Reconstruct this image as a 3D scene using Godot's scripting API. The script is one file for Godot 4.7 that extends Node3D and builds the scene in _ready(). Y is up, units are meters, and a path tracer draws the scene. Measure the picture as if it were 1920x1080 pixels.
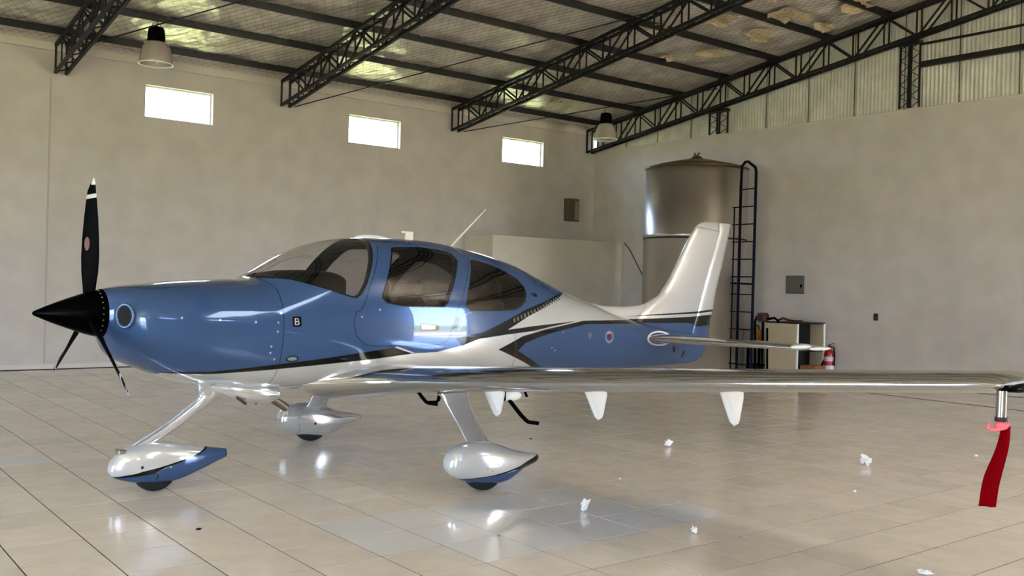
extends Node3D
# An aircraft hangar with a single-engine low-wing aeroplane, built in metres: x runs along the left wall, z across the hall, y up.

const WALL_Z := -17.78      # inner face of the long left wall
const BACK_X := 16.59       # inner face of the gable wall at the back
const RIGHT_Z := 6.0        # inner face of the long right wall
const FRONT_X := -9.0       # inner face of the gable wall at the front
const MASONRY_H := 5.08
const RIDGE_Z := -5.89
const SLOPE := 0.152
const EYE := Vector3(0.0, 1.66, 0.0)
const YAW := -0.6684459
const PITCH := -0.0038568
const ROLL := 0.0264138
const SKYLIGHTS := [5.0]
const FOCAL := 1793.57      # pixels of a 1080 high frame

var M := {}
var names := {}
var rng := RandomNumberGenerator.new()
var unit_box: ArrayMesh

# ---------------------------------------------------------------- helpers
func numbered(called: String) -> String:
	if not names.has(called):
		names[called] = 0
		return called
	names[called] += 1
	return "%s_%03d" % [called, names[called]]

func thing(called: String, label: String, category: String, at := Vector3.ZERO, turn := 0.0, group := "") -> Node3D:
	var o := Node3D.new()
	o.name = numbered(called)
	add_child(o)
	o.position = at
	o.rotation.y = turn
	o.set_meta("label", label)
	o.set_meta("category", category)
	if group != "":
		o.set_meta("group", group)
	return o

func tag(o: Node, label: String, category: String, group := "") -> void:
	o.set_meta("label", label)
	o.set_meta("category", category)
	if group != "":
		o.set_meta("group", group)

func part(called: String, mesh: Mesh, mat: Material, parent: Node = null, at := Vector3.ZERO) -> MeshInstance3D:
	var o := MeshInstance3D.new()
	o.mesh = mesh
	if mat != null:
		o.material_override = mat
	o.position = at
	if parent == null:
		o.name = numbered(called)
		add_child(o)
	else:
		o.name = called
		parent.add_child(o, true)
	return o

func structure(called: String, mesh: Mesh, mat: Material, label: String, at := Vector3.ZERO) -> MeshInstance3D:
	var o := part(called, mesh, mat, null, at)
	o.set_meta("kind", "structure")
	o.set_meta("label", label)
	o.set_meta("category", called.split("_")[0])
	return o

func st_new() -> SurfaceTool:
	var st := SurfaceTool.new()
	st.begin(Mesh.PRIMITIVE_TRIANGLES)
	return st

func tri(st: SurfaceTool, a: Vector3, b: Vector3, c: Vector3) -> void:
	st.add_vertex(a); st.add_vertex(b); st.add_vertex(c)

func quad(st: SurfaceTool, a: Vector3, b: Vector3, c: Vector3, d: Vector3) -> void:
	# corners counter-clockwise seen from the front
	tri(st, a, c, b); tri(st, a, d, c)

func done(st: SurfaceTool) -> ArrayMesh:
	st.generate_normals()
	return st.commit()

func add_box(st: SurfaceTool, lo: Vector3, hi: Vector3, bevel := 0.0) -> void:
	st.set_smooth_group(-1)
	if bevel <= 0.0:
		var p := []
		for i in 8:
			p.append(Vector3(hi.x if i & 1 else lo.x, hi.y if i & 2 else lo.y, hi.z if i & 4 else lo.z))
		quad(st, p[4], p[5], p[7], p[6]); quad(st, p[1], p[0], p[2], p[3])
		quad(st, p[5], p[1], p[3], p[7]); quad(st, p[0], p[4], p[6], p[2])
		quad(st, p[6], p[7], p[3], p[2]); quad(st, p[0], p[1], p[5], p[4])
		return
	var c := (lo + hi) / 2.0
	var e := (hi - lo) / 2.0
	var b := minf(bevel, minf(e.x, minf(e.y, e.z)) * 0.9)
	for ax in 3:
		var u := (ax + 1) % 3
		var v := (ax + 2) % 3
		for s in [-1.0, 1.0]:
			var q := []
			for k in [[-1, -1], [1, -1], [1, 1], [-1, 1]]:
				var w := Vector3.ZERO
				w[ax] = s * e[ax]; w[u] = k[0] * (e[u] - b); w[v] = k[1] * (e[v] - b)
				q.append(c + w)
			if s > 0: quad(st, q[0], q[1], q[2], q[3])
			else: quad(st, q[3], q[2], q[1], q[0])
		for su in [-1.0, 1.0]:
			for sv in [-1.0, 1.0]:
				var a1 := Vector3.ZERO; var a2 := Vector3.ZERO; var b1 := Vector3.ZERO; var b2 := Vector3.ZERO
				a1[ax] = -(e[ax] - b); a2[ax] = e[ax] - b; b1[ax] = a1[ax]; b2[ax] = a2[ax]
				a1[u] = su * e[u]; a1[v] = sv * (e[v] - b); a2[u] = a1[u]; a2[v] = a1[v]
				b1[u] = su * (e[u] - b); b1[v] = sv * e[v]; b2[u] = b1[u]; b2[v] = b1[v]
				if su * sv > 0: quad(st, c + a1, c + b1, c + b2, c + a2)
				else: quad(st, c + a1, c + a2, c + b2, c + b1)
	for sx in [-1.0, 1.0]:
		for sy in [-1.0, 1.0]:
			for sz in [-1.0, 1.0]:
				var x := c + Vector3(sx * e.x, sy * (e.y - b), sz * (e.z - b))
				var y := c + Vector3(sx * (e.x - b), sy * e.y, sz * (e.z - b))
				var z := c + Vector3(sx * (e.x - b), sy * (e.y - b), sz * e.z)
				if sx * sy * sz > 0: tri(st, x, z, y)
				else: tri(st, x, y, z)

func box_mesh(size: Vector3, bevel := 0.0) -> ArrayMesh:
	# stands on y = 0, centred in x and z
	var st := st_new()
	add_box(st, Vector3(-size.x / 2, 0, -size.z / 2), Vector3(size.x / 2, size.y, size.z / 2), bevel)
	return done(st)

func rect_mesh(lo: Vector3, hi: Vector3, bevel := 0.0) -> ArrayMesh:
	var st := st_new()
	add_box(st, lo, hi, bevel)
	return done(st)

func add_bar(st: SurfaceTool, a: Vector3, b: Vector3, w: float, h := -1.0, up := Vector3.UP) -> void:
	var d := (b - a).normalized()
	if absf(d.dot(up)) > 0.98: up = Vector3.RIGHT
	var r := d.cross(up).normalized() * (w / 2)
	var t := r.cross(d).normalized() * ((h if h > 0 else w) / 2)
	st.set_smooth_group(-1)
	var p := [a - r - t, a + r - t, a + r + t, a - r + t]
	var q := [b - r - t, b + r - t, b + r + t, b - r + t]
	for i in 4:
		var j := (i + 1) % 4
		quad(st, p[i], p[j], q[j], q[i])
	quad(st, p[3], p[2], p[1], p[0]); quad(st, q[0], q[1], q[2], q[3])

func bar_mesh(a: Vector3, b: Vector3, w: float, h := -1.0, up := Vector3.UP) -> ArrayMesh:
	var st := st_new()
	add_bar(st, a, b, w, h, up)
	return done(st)

func bar(called: String, a: Vector3, b: Vector3, w: float, h: float, mat: Material, parent: Node) -> MeshInstance3D:
	# one straight member: a shared unit box stretched from a to b
	var o := MeshInstance3D.new()
	o.mesh = unit_box
	o.material_override = mat
	o.name = called
	var d := b - a
	var z := d.normalized()
	var up := Vector3.UP if absf(z.y) < 0.98 else Vector3.RIGHT
	var x := up.cross(z).normalized()
	var y := z.cross(x)
	o.transform = Transform3D(Basis(x * w, y * h, z * d.length()), (a + b) / 2)
	parent.add_child(o, true)
	return o

func loft(rings: Array, closed := true, cap_a := true, cap_b := true, smooth := true) -> ArrayMesh:
	var st := st_new()
	add_loft(st, rings, closed, cap_a, cap_b, smooth)
	return done(st)

func add_loft(st: SurfaceTool, rings: Array, closed := true, cap_a := true, cap_b := true, smooth := true) -> void:
	var n: int = rings[0].size()
	var m := n if closed else n - 1
	# which way round do the rings run?
	var mid := int(rings.size() / 2.0)
	var c0 := Vector3.ZERO
	var c1 := Vector3.ZERO
	for p in rings[mid - 1]: c0 += p
	for p in rings[mid]: c1 += p
	c0 /= n
	c1 /= n
	var area := Vector3.ZERO
	for j in n: area += (rings[mid][j] - c1).cross(rings[mid][(j + 1) % n] - c1)
	var flip := area.dot(c1 - c0) < 0
	var put := func(a: Vector3, b: Vector3, c: Vector3) -> void:
		if flip: tri(st, a, b, c)
		else: tri(st, a, c, b)
	st.set_smooth_group(0 if smooth else -1)
	for i in rings.size() - 1:
		var a = rings[i]
		var b = rings[i + 1]
		for j in m:
			var k := (j + 1) % n
			if a[j].distance_squared_to(a[k]) > 1e-12: put.call(a[j], a[k], b[k])
			if b[j].distance_squared_to(b[k]) > 1e-12: put.call(a[j], b[k], b[j])
	st.set_smooth_group(-1)
	for e in 2:
		if (e == 0 and not cap_a) or (e == 1 and not cap_b): continue
		var r = rings[0] if e == 0 else rings[-1]
		var c := Vector3.ZERO
		for p in r: c += p
		c /= n
		for j in m:
			if e == 0: put.call(c, r[(j + 1) % n], r[j])
			else: put.call(c, r[j], r[(j + 1) % n])

func circle(c: Vector3, r: float, n: int, ax: Vector3, flat := 1.0) -> PackedVector3Array:
	var a := ax.normalized()
	var u := (Vector3.UP if absf(a.y) < 0.9 else Vector3.RIGHT).cross(a).normalized()
	var v := a.cross(u)
	var out := PackedVector3Array()
	for i in n:
		var t := TAU * i / n
		out.append(c + u * cos(t) * r + v * sin(t) * r * flat)
	return out

func add_tube(st: SurfaceTool, pts: Array, r: float, n := 8, r_end := -1.0) -> void:
	var rings := []
	for i in pts.size():
		var d: Vector3 = pts[mini(i + 1, pts.size() - 1)] - pts[maxi(i - 1, 0)]
		var rr := r if r_end < 0 else lerpf(r, r_end, float(i) / (pts.size() - 1))
		var ring := circle(pts[i], rr, n, d)
		if i > 0:
			var best := 0
			var bd := 1e9
			for s in n:
				var e: float = ring[s].distance_squared_to(rings[-1][0] + (pts[i] - pts[i - 1]))
				if e < bd: bd = e; best = s
			var turned := PackedVector3Array()
			for s in n: turned.append(ring[(s + best) % n])
			ring = turned
		rings.append(ring)
	add_loft(st, rings)

func tube(pts: Array, r: float, n := 8, r_end := -1.0) -> ArrayMesh:
	var st := st_new()
	add_tube(st, pts, r, n, r_end)
	return done(st)

func lathe(profile: Array, n := 32, sharp := false) -> ArrayMesh:
	# profile: Vector2(radius, height), bottom to top, round the y axis
	var rings := []
	for p in profile:
		var ring := PackedVector3Array()
		for i in n:
			var t := -TAU * i / n
			ring.append(Vector3(cos(t) * maxf(p.x, 0.0005), p.y, sin(t) * maxf(p.x, 0.0005)))
		rings.append(ring)
	return loft(rings, true, true, true, not sharp)

func ellipsoid(c: Vector3, r: Vector3, n := 20) -> ArrayMesh:
	var rings := []
	for i in range(0, 11):
		var ph := -PI / 2 + PI * i / 10.0
		var ring := PackedVector3Array()
		for j in n:
			var t := -TAU * j / n
			var k := maxf(cos(ph), 0.01)
			ring.append(c + Vector3(cos(t) * k * r.x, sin(ph) * r.y, sin(t) * k * r.z))
		rings.append(ring)
	return loft(rings)

func noise_tex(freq: float, octaves: int, a: Color, b: Color, sz := 256, seed_ := 1) -> NoiseTexture2D:
	var f := FastNoiseLite.new()
	f.noise_type = FastNoiseLite.TYPE_SIMPLEX_SMOOTH
	f.seed = seed_
	f.frequency = freq
	f.fractal_octaves = octaves
	var t := NoiseTexture2D.new()
	t.width = sz; t.height = sz
	t.seamless = true
	t.noise = f
	var g := Gradient.new()
	g.set_color(0, a); g.set_color(1, b)
	t.color_ramp = g
	return t

func noise_normal(freq: float, octaves: int, strength: float, sz := 256, seed_ := 5) -> NoiseTexture2D:
	var f := FastNoiseLite.new()
	f.seed = seed_
	f.frequency = freq
	f.fractal_octaves = octaves
	var t := NoiseTexture2D.new()
	t.width = sz; t.height = sz
	t.seamless = true
	t.as_normal_map = true
	t.bump_strength = strength
	t.noise = f
	return t

func mat(albedo: Color, rough := 0.6, metal := 0.0) -> StandardMaterial3D:
	var m := StandardMaterial3D.new()
	m.albedo_color = albedo
	m.roughness = rough
	m.metallic = metal
	return m

func textured(tex: Texture2D, scale: float, rough: float, metal := 0.0, world := true) -> StandardMaterial3D:
	var m := mat(Color.WHITE, rough, metal)
	m.albedo_texture = tex
	m.uv1_triplanar = true
	m.uv1_world_triplanar = world
	m.uv1_scale = Vector3.ONE * scale
	return m

func with_bump(m: StandardMaterial3D, t: Texture2D, strength: float) -> StandardMaterial3D:
	m.normal_enabled = true
	m.normal_texture = t
	m.normal_scale = strength
	return m

# ---------------------------------------------------------------- scene
func _ready() -> void:
	rng.seed = 20240
	set_camera_and_light()
	make_materials()
	unit_box = rect_mesh(Vector3.ONE * -0.5, Vector3.ONE * 0.5)
	build_ground()
	build_floor()
	build_walls()
	build_roof()
	build_gable_cladding()
	build_trusses()
	build_plane()
	build_back_of_hall()
	build_lamps()
	build_litter()

func set_camera_and_light() -> void:
	var cam := Camera3D.new()
	cam.name = "camera"
	cam.keep_aspect = Camera3D.KEEP_HEIGHT
	cam.fov = rad_to_deg(2.0 * atan(540.0 / FOCAL))
	cam.near = 0.05
	cam.far = 500.0
	add_child(cam)
	cam.transform = Transform3D(Basis(Vector3.UP, YAW) * Basis(Vector3.RIGHT, PITCH) * Basis(Vector3.BACK, ROLL), EYE)
	cam.current = true
	var env := Environment.new()
	env.background_mode = Environment.BG_SKY
	var sky := Sky.new()
	var sm := ProceduralSkyMaterial.new()
	sm.sky_top_color = Color(0.62, 0.74, 0.92)
	sm.sky_horizon_color = Color(0.88, 0.94, 1.0)
	sm.ground_horizon_color = Color(0.75, 0.78, 0.74)
	sm.ground_bottom_color = Color(0.35, 0.38, 0.30)
	sm.sky_energy_multiplier = 1.0
	sky.sky_material = sm
	env.sky = sky
	env.ambient_light_source = Environment.AMBIENT_SOURCE_SKY
	env.background_energy_multiplier = 10.0
	env.tonemap_mode = Environment.TONE_MAPPER_LINEAR
	env.tonemap_exposure = 3.1
	env.sdfgi_enabled = true
	env.ssao_enabled = true
	env.ssil_enabled = true
	var we := WorldEnvironment.new()
	we.name = "world_environment"
	we.environment = env
	add_child(we)
	var sun := DirectionalLight3D.new()
	sun.name = "sun"
	sun.light_color = Color(1.0, 0.95, 0.86)
	sun.light_energy = 15.0
	sun.light_angular_distance = 0.6
	sun.shadow_enabled = true
	add_child(sun)
	# high sun behind the right-hand wall
	sun.look_at_from_position(Vector3(2.0, 20.0, 8.5), Vector3.ZERO)

func make_materials() -> void:
	M.wall = textured(noise_tex(0.012, 4, Color(0.735, 0.705, 0.675), Color(0.795, 0.765, 0.735), 512, 3), 0.22, 0.75)
	M.plaster_trim = mat(Color(0.80, 0.77, 0.72), 0.7)
	M.skirting = mat(Color(0.83, 0.80, 0.76), 0.35)
	M.partition = textured(noise_tex(0.01, 3, Color(0.80, 0.76, 0.69), Color(0.84, 0.81, 0.74), 256, 8), 0.3, 0.7)
	M.grout = mat(Color(0.27, 0.235, 0.20), 0.95)
	M.grout.metallic_specular = 0.0
	M.tiles = []
	for c in [Color(0.88, 0.83, 0.76), Color(0.90, 0.85, 0.785), Color(0.865, 0.82, 0.755), Color(0.885, 0.84, 0.775)]:
		var m := textured(noise_tex(0.02, 4, c.darkened(0.05), c.lightened(0.05), 256, 11 + M.tiles.size()), 0.7, 0.16)
		m.metallic_specular = 0.55
		M.tiles.append(m)
	M.tile_polished = mat(Color(0.87, 0.86, 0.845), 0.06)
	M.tile_polished.metallic_specular = 0.7
	M.tile_pale = mat(Color(0.84, 0.84, 0.83), 0.12)
	M.steel_black = mat(Color(0.055, 0.052, 0.05), 0.55, 0.2)
	M.steel_dark = textured(noise_tex(0.03, 3, Color(0.05, 0.048, 0.05), Color(0.10, 0.092, 0.085), 256, 21), 0.8, 0.5, 0.2)
	M.wire = mat(Color(0.16, 0.15, 0.13), 0.6, 0.4)
	M.foil = with_bump(textured(noise_tex(0.01, 5, Color(0.74, 0.70, 0.645), Color(0.97, 0.945, 0.90), 512, 31), 0.35, 0.33, 0.35), noise_normal(0.02, 4, 5.0, 512), 0.6)
	M.torn = with_bump(textured(noise_tex(0.03, 4, Color(0.70, 0.62, 0.46), Color(0.86, 0.81, 0.68), 256, 41), 1.5, 0.9), noise_normal(0.05, 3, 8.0), 1.0)
	M.fibreglass = mat(Color(0.7, 0.7, 0.68), 0.6)
	M.fibreglass.backlight_enabled = true
	M.fibreglass.backlight = Color(0.7, 0.7, 0.67)
	M.roof_sheet = mat(Color(0.5, 0.5, 0.5), 0.6, 0.3)
	M.cladding = textured(noise_tex(0.012, 4, Color(0.78, 0.77, 0.73), Color(0.92, 0.905, 0.87), 512, 51), 0.35, 0.45, 0.25)
	M.seam = mat(Color(0.30, 0.30, 0.25), 0.7)
	M.window_frame = mat(Color(0.86, 0.86, 0.83), 0.4)
	M.pane = mat(Color(0.95, 0.97, 0.97, 0.08), 0.02)
	M.pane.transparency = BaseMaterial3D.TRANSPARENCY_ALPHA
	M.grass = textured(noise_tex(0.02, 5, Color(0.34, 0.38, 0.20), Color(0.49, 0.52, 0.31), 512, 61), 0.12, 0.9)
	M.earth = textured(noise_tex(0.02, 4, Color(0.58, 0.36, 0.27), Color(0.70, 0.48, 0.38), 256, 62), 0.15, 0.9)
	M.concrete = textured(noise_tex(0.02, 4, Color(0.62, 0.60, 0.57), Color(0.72, 0.70, 0.67), 256, 63), 0.2, 0.8)
	# aeroplane
	M.silver = mat(SILVER, 0.12, 0.75)
	M.wing_silver = mat(Color(0.74, 0.745, 0.75), 0.1, 0.95)
	M.blue = mat(BLUE, 0.1, 0.2)
	M.white_gloss = mat(Color(0.93, 0.93, 0.91), 0.25)
	M.black_gloss = mat(Color(0.006, 0.006, 0.008), 0.2)
	M.black_gloss.metallic_specular = 0.1
	M.black_matt = mat(Color(0.012, 0.012, 0.014), 0.75)
	M.black_matt.metallic_specular = 0.15
	M.prop = mat(Color(0.012, 0.014, 0.02), 0.55)
	M.prop.metallic_specular = 0.12
	M.rubber = mat(Color(0.02, 0.02, 0.02), 0.8)
	M.lining = mat(Color(0.045, 0.042, 0.04), 0.85)
	M.leather = mat(Color(0.04, 0.036, 0.034), 0.6)
	M.steel = mat(Color(0.62, 0.60, 0.57), 0.3, 0.9)
	M.tail_pipe = mat(Color(0.52, 0.46, 0.40), 0.35, 0.9)
	M.clear_glass = mat(Color(0.08, 0.10, 0.08, 0.14), 0.01)
	M.rear_glass = mat(Color(0.012, 0.012, 0.014, 0.78), 0.01)
	M.rear_glass.transparency = BaseMaterial3D.TRANSPARENCY_ALPHA
	M.clear_glass.transparency = BaseMaterial3D.TRANSPARENCY_ALPHA
	M.dark_glass = mat(Color(0.012, 0.012, 0.014, 0.48), 0.01)
	M.dark_glass.transparency = BaseMaterial3D.TRANSPARENCY_ALPHA
	M.red = mat(Color(0.45, 0.004, 0.035), 0.95)
	M.red.metallic_specular = 0.1
	M.pink = mat(Color(0.92, 0.42, 0.47), 0.6)
	M.paper = mat(Color(0.93, 0.92, 0.93), 0.8)
	# back of the hall
	M.stainless = with_bump(mat(Color(0.78, 0.765, 0.74), 0.32, 1.0), noise_normal(0.01, 2, 1.5), 0.15)
	M.stainless.uv1_triplanar = true
	M.lid = mat(Color(0.45, 0.38, 0.29), 0.35, 0.8)
	M.ladder_blue = mat(Color(0.02, 0.035, 0.10), 0.6)
	M.ladder_blue.metallic_specular = 0.2
	M.beige = mat(Color(0.74, 0.68, 0.56), 0.6)
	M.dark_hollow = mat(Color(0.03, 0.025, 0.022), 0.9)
	M.orange = mat(Color(0.55, 0.33, 0.13), 0.8)
	M.ochre = mat(Color(0.66, 0.42, 0.10), 0.6)
	M.grey_door = mat(Color(0.38, 0.38, 0.35), 0.5)
	M.brown_box = mat(Color(0.34, 0.29, 0.24), 0.6)
	M.maroon = mat(Color(0.20, 0.05, 0.05), 0.5)
	M.extinguisher = mat(Color(0.60, 0.04, 0.06), 0.3)
	M.lamp_glass = mat(Color(0.80, 0.74, 0.70, 0.42), 0.12, 0.2)
	M.lamp_glass.transparency = BaseMaterial3D.TRANSPARENCY_ALPHA
	M.lamp_rim = mat(Color(0.92, 0.94, 0.95), 0.2)
	M.lamp_inner = mat(Color(0.85, 0.85, 0.84), 0.25, 0.5)

# ---------------------------------------------------------------- setting
func build_ground() -> void:
	var st := st_new()
	add_box(st, Vector3(-150, -0.6, -150), Vector3(150, -0.14, 150))
	var g := structure("ground", done(st), M.grass, "green lawn around the hangar")
	part("apron", rect_mesh(Vector3(6.0, -0.14, RIGHT_Z + 0.3), Vector3(34.0, -0.03, RIGHT_Z + 7.0)), M.concrete, g)
	part("earth_track", rect_mesh(Vector3(-60, -0.14, RIGHT_Z + 7.0), Vector3(100, -0.08, RIGHT_Z + 12.0)), M.earth, g)

func seen_px(p: Vector3) -> Vector3:
	# where a point falls in the frame (x, y in pixels, z = depth): used only to choose which pieces get a node of their own
	var b := Basis(Vector3.UP, YAW) * Basis(Vector3.RIGHT, PITCH) * Basis(Vector3.BACK, ROLL)
	var c := b.inverse() * (p - EYE)
	if c.z > -0.1: return Vector3(-9999, -9999, -1)
	return Vector3(960 + FOCAL * c.x / -c.z, 540 - FOCAL * c.y / -c.z, -c.z)

func tile_at(st: SurfaceTool, x0: float, z0: float, local: bool) -> void:
	# one floor tile with a small chamfer, laid very slightly out of level as tiles are
	var g := 0.0042
	var c := 0.0003
	var s := 0.45
	var tx := rng.randf_range(-0.0004, 0.0004)
	var tz := rng.randf_range(-0.0004, 0.0004)
	var cx := x0 + s / 2
	var cz := z0 + s / 2
	var off := Vector3(cx, 0, cz) if local else Vector3.ZERO
	var o := []
	var i := []
	var f := []
	for k in [[-1, 1], [1, 1], [1, -1], [-1, -1]]:
		var ex: float = k[0] * (s / 2 - g)
		var ez: float = k[1] * (s / 2 - g)
		var y := 0.0 + ex * tx / 0.225 + ez * tz / 0.225
		f.append(Vector3(cx + ex, -0.012, cz + ez) - off)
		o.append(Vector3(cx + ex, y - c, cz + ez) - off)
		i.append(Vector3(cx + ex - k[0] * c, y, cz + ez - k[1] * c) - off)
	st.set_smooth_group(-1)
	quad(st, i[0], i[1], i[2], i[3])
	for k in 4:
		var n := (k + 1) % 4
		quad(st, o[k], o[n], i[n], i[k])
		quad(st, f[k], f[n], o[n], o[k])

func build_floor() -> void:
	var fl := structure("floor", rect_mesh(Vector3(FRONT_X - 0.2, -0.16, WALL_Z - 0.2), Vector3(BACK_X + 0.2, -0.0022, RIGHT_Z + 0.3)), M.grout, "beige ceramic tile floor with dark joints")
	var near := []
	var rest := []
	for ix in range(-24, 34):
		for iz in range(-22, 34):
			var x0 := 1.635 + ix * 0.45
			var z0 := -3.184 - iz * 0.45
			if x0 < FRONT_X - 0.3 or x0 + 0.45 > BACK_X + 0.15 or z0 < WALL_Z - 0.2 or z0 + 0.45 > RIGHT_Z + 0.2: continue
			var q := seen_px(Vector3(x0 + 0.225, 0, z0 + 0.225))
			if q.z > 0 and q.x > -60 and q.x < 1980 and q.y < 1140: near.append([q.z, x0, z0])
			else: rest.append([q.z, x0, z0])
	near.sort()
	var sts := []
	for k in M.tiles.size(): sts.append(st_new())
	for k in near.size():
		var x0: float = near[k][1]
		var z0: float = near[k][2]
		var v := rng.randi() % int(M.tiles.size())
		if k < 300:
			var m: Material = M.tiles[v]
			var cx := x0 + 0.225
			var cz := z0 + 0.225
			if cz > -5.884 and cz < -4.984 and cx > 2.985 and cx < 5.235: m = M.tile_polished
			if cz > -4.984 and cz < -4.534 and cx > 3.435 and cx < 5.685: m = M.tile_polished
			if cx > 1.635 and cx < 2.085 and cz < -8.9 and cz > -9.6: m = M.tile_pale
			var st := st_new()
			tile_at(st, x0, z0, true)
			part("tile", done(st), m, fl, Vector3(cx, 0, cz))
		else:
			tile_at(sts[v], x0, z0, false)
	for r in rest: tile_at(sts[rng.randi() % int(M.tiles.size())], r[1], r[2], false)
	for k in sts.size():
		var o := part("tile_field", done(sts[k]), M.tiles[k], fl)
		o.set_meta("kind", "stuff")
	part("expansion_joint", rect_mesh(Vector3(14.61, -0.01, WALL_Z), Vector3(14.65, 0.003, RIGHT_Z)), M.grout, fl)

func wall_with_holes(lo: Vector3, hi: Vector3, holes: Array, along: int) -> ArrayMesh:
	# holes: [from, to, bottom, top] along the axis "along"
	var st := st_new()
	var cuts := [lo[along], hi[along]]
	for h in holes: cuts.append(h[0]); cuts.append(h[1])
	cuts.sort()
	for i in cuts.size() - 1:
		var a: float = cuts[i]
		var b: float = cuts[i + 1]
		if b - a < 0.001: continue
		var mid := (a + b) / 2
		var spans := [[lo.y, hi.y]]
		for h in holes:
			if mid > h[0] and mid < h[1]: spans = [[lo.y, h[2]], [h[3], hi.y]]
		for s in spans:
			if s[1] - s[0] < 0.001: continue
			var p := lo
			var q := hi
			p[along] = a; q[along] = b; p.y = s[0]; q.y = s[1]
			add_box(st, p, q)
	return done(st)

func window_in(n: int, x0: float, z_in: float, thick: float, label: String) -> void:
	# a low wide steel window under the eaves; z_in = inner face, thick < 0 runs outwards to -z
	var w := 1.25
	var y0 := 4.52
	var h := 0.59
	var zc := z_in + thick * 0.6
	var o := Node3D.new()
	o.name = "window_%d" % n
	add_child(o)
	o.set_meta("kind", "structure"); o.set_meta("label", label); o.set_meta("category", "window")
	o.position = Vector3(x0, y0, zc)
	var st := st_new()
	var f := 0.028
	add_box(st, Vector3(0, 0, -0.02), Vector3(w, f, 0.02)); add_box(st, Vector3(0, h - f, -0.02), Vector3(w, h, 0.02))
	add_box(st, Vector3(0, f, -0.02), Vector3(f, h - f, 0.02)); add_box(st, Vector3(w - f, f, -0.02), Vector3(w, h - f, 0.02))
	part("window_frame", done(st), M.window_frame, o)
	for k in [1, 2]:
		part("glazing_bar", rect_mesh(Vector3(w * k / 3.0 - 0.007, f, -0.012), Vector3(w * k / 3.0 + 0.007, h - f, 0.012)), M.window_frame, o)
	for k in 3:
		part("window_pane", rect_mesh(Vector3(w * k / 3.0 + 0.01, f, -0.002), Vector3(w * (k + 1) / 3.0 - 0.01, h - f, 0.002)), M.pane, o)

func build_walls() -> void:
	var xs := [1.33, 5.47, 9.61, 13.65]
	var holes := []
	for x in xs: holes.append([x, x + 1.25, 4.52, 5.11])
	var roof_at_wall := 5.63 + 0.1
	structure("wall_left", wall_with_holes(Vector3(FRONT_X - 0.2, -0.14, WALL_Z - 0.2), Vector3(BACK_X + 0.2, roof_at_wall, WALL_Z), holes, 0), M.wall, "long cream plastered wall with high windows on the left")
	for i in xs.size():
		window_in(i + 1, xs[i], WALL_Z, -0.2, ["bright window left of the first truss", "bright window under the near lamp, leftmost in view", "bright window between second and third trusses, middle one in view", "bright window nearest the back corner"][i])
	part_structure_trim()
	# right-hand wall: the same windows and one wide doorway near the back
	var rh := [[13.4, 16.4, -0.14, 4.3], [-8.6, -4.2, -0.14, 4.3]]
	for x in [-2.81, 1.33, 5.47]: rh.append([x, x + 1.25, 4.52, 5.11])
	structure("wall_right", wall_with_holes(Vector3(FRONT_X - 0.2, -0.14, RIGHT_Z), Vector3(BACK_X + 0.2, roof_at_wall, RIGHT_Z + 0.2), rh, 0), M.wall, "long plastered wall behind the camera with a wide doorway")
	var k := 5
	for x in [-2.81, 1.33, 5.47]:
		window_in(k, x, RIGHT_Z, 0.2, "bright window in the wall behind the camera")
		k += 1
	structure("wall_back", rect_mesh(Vector3(BACK_X, -0.14, WALL_Z - 0.2), Vector3(BACK_X + 0.2, MASONRY_H, RIGHT_Z + 0.2)), M.wall, "cream plastered gable wall behind the steel tank")
	var fr := [[-8.5, -4.5, -0.14, 3.6]]
	structure("wall_front", wall_with_holes(Vector3(FRONT_X - 0.2, -0.14, WALL_Z - 0.2), Vector3(FRONT_X, MASONRY_H, RIGHT_Z + 0.2), fr, 2), M.wall, "plastered gable wall at the front of the hall")
	var st := st_new()
	st.set_smooth_group(-1)
	for x in [FRONT_X - 0.2, FRONT_X]:
		var a := Vector3(x, MASONRY_H, WALL_Z); var b := Vector3(x, MASONRY_H, RIGHT_Z); var c := Vector3(x, roof_at_wall, RIGHT_Z)
		var d := Vector3(x, 7.6, RIDGE_Z); var e := Vector3(x, roof_at_wall, WALL_Z)
		tri(st, a, d, e); tri(st, a, b, d); tri(st, b, c, d)
	structure("wall_front_gable", done(st), M.cladding, "sheet metal gable above the front wall")
	# low plastered room in the back left corner
	structure("wall_partition", rect_mesh(Vector3(12.62, 0, WALL_Z), Vector3(BACK_X, 2.74, -16.7), 0.01), M.partition, "low plastered block in the back left corner below the windows")
	structure("baseboard_left", rect_mesh(Vector3(FRONT_X, 0, WALL_Z), Vector3(12.6, 0.085, WALL_Z + 0.014), 0.005), M.skirting, "cream tile skirting along the left wall")
	structure("baseboard_back", rect_mesh(Vector3(BACK_X - 0.014, 0, -16.6), Vector3(BACK_X, 0.085, RIGHT_Z), 0.005), M.skirting, "cream tile skirting along the back wall")

func part_structure_trim() -> void:
	structure("trim_1", rect_mesh(Vector3(FRONT_X, 5.44, WALL_Z), Vector3(BACK_X, 5.58, WALL_Z + 0.06), 0.006), M.plaster_trim, "plaster wall plate along the top of the left wall")
	structure("trim_2", rect_mesh(Vector3(3.87, 0.1, WALL_Z), Vector3(3.9, 5.0, WALL_Z + 0.004)), mat(Color(0.69, 0.66, 0.62), 0.8), "thin vertical construction joint in the left wall")

func purlin_y(z: float) -> float:
	# underside of the purlins = top of the trusses
	return 5.63 + SLOPE * (z + 17.30) if z < RIDGE_Z else 5.63 + SLOPE * (2 * RIDGE_Z - z + 17.30)

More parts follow.
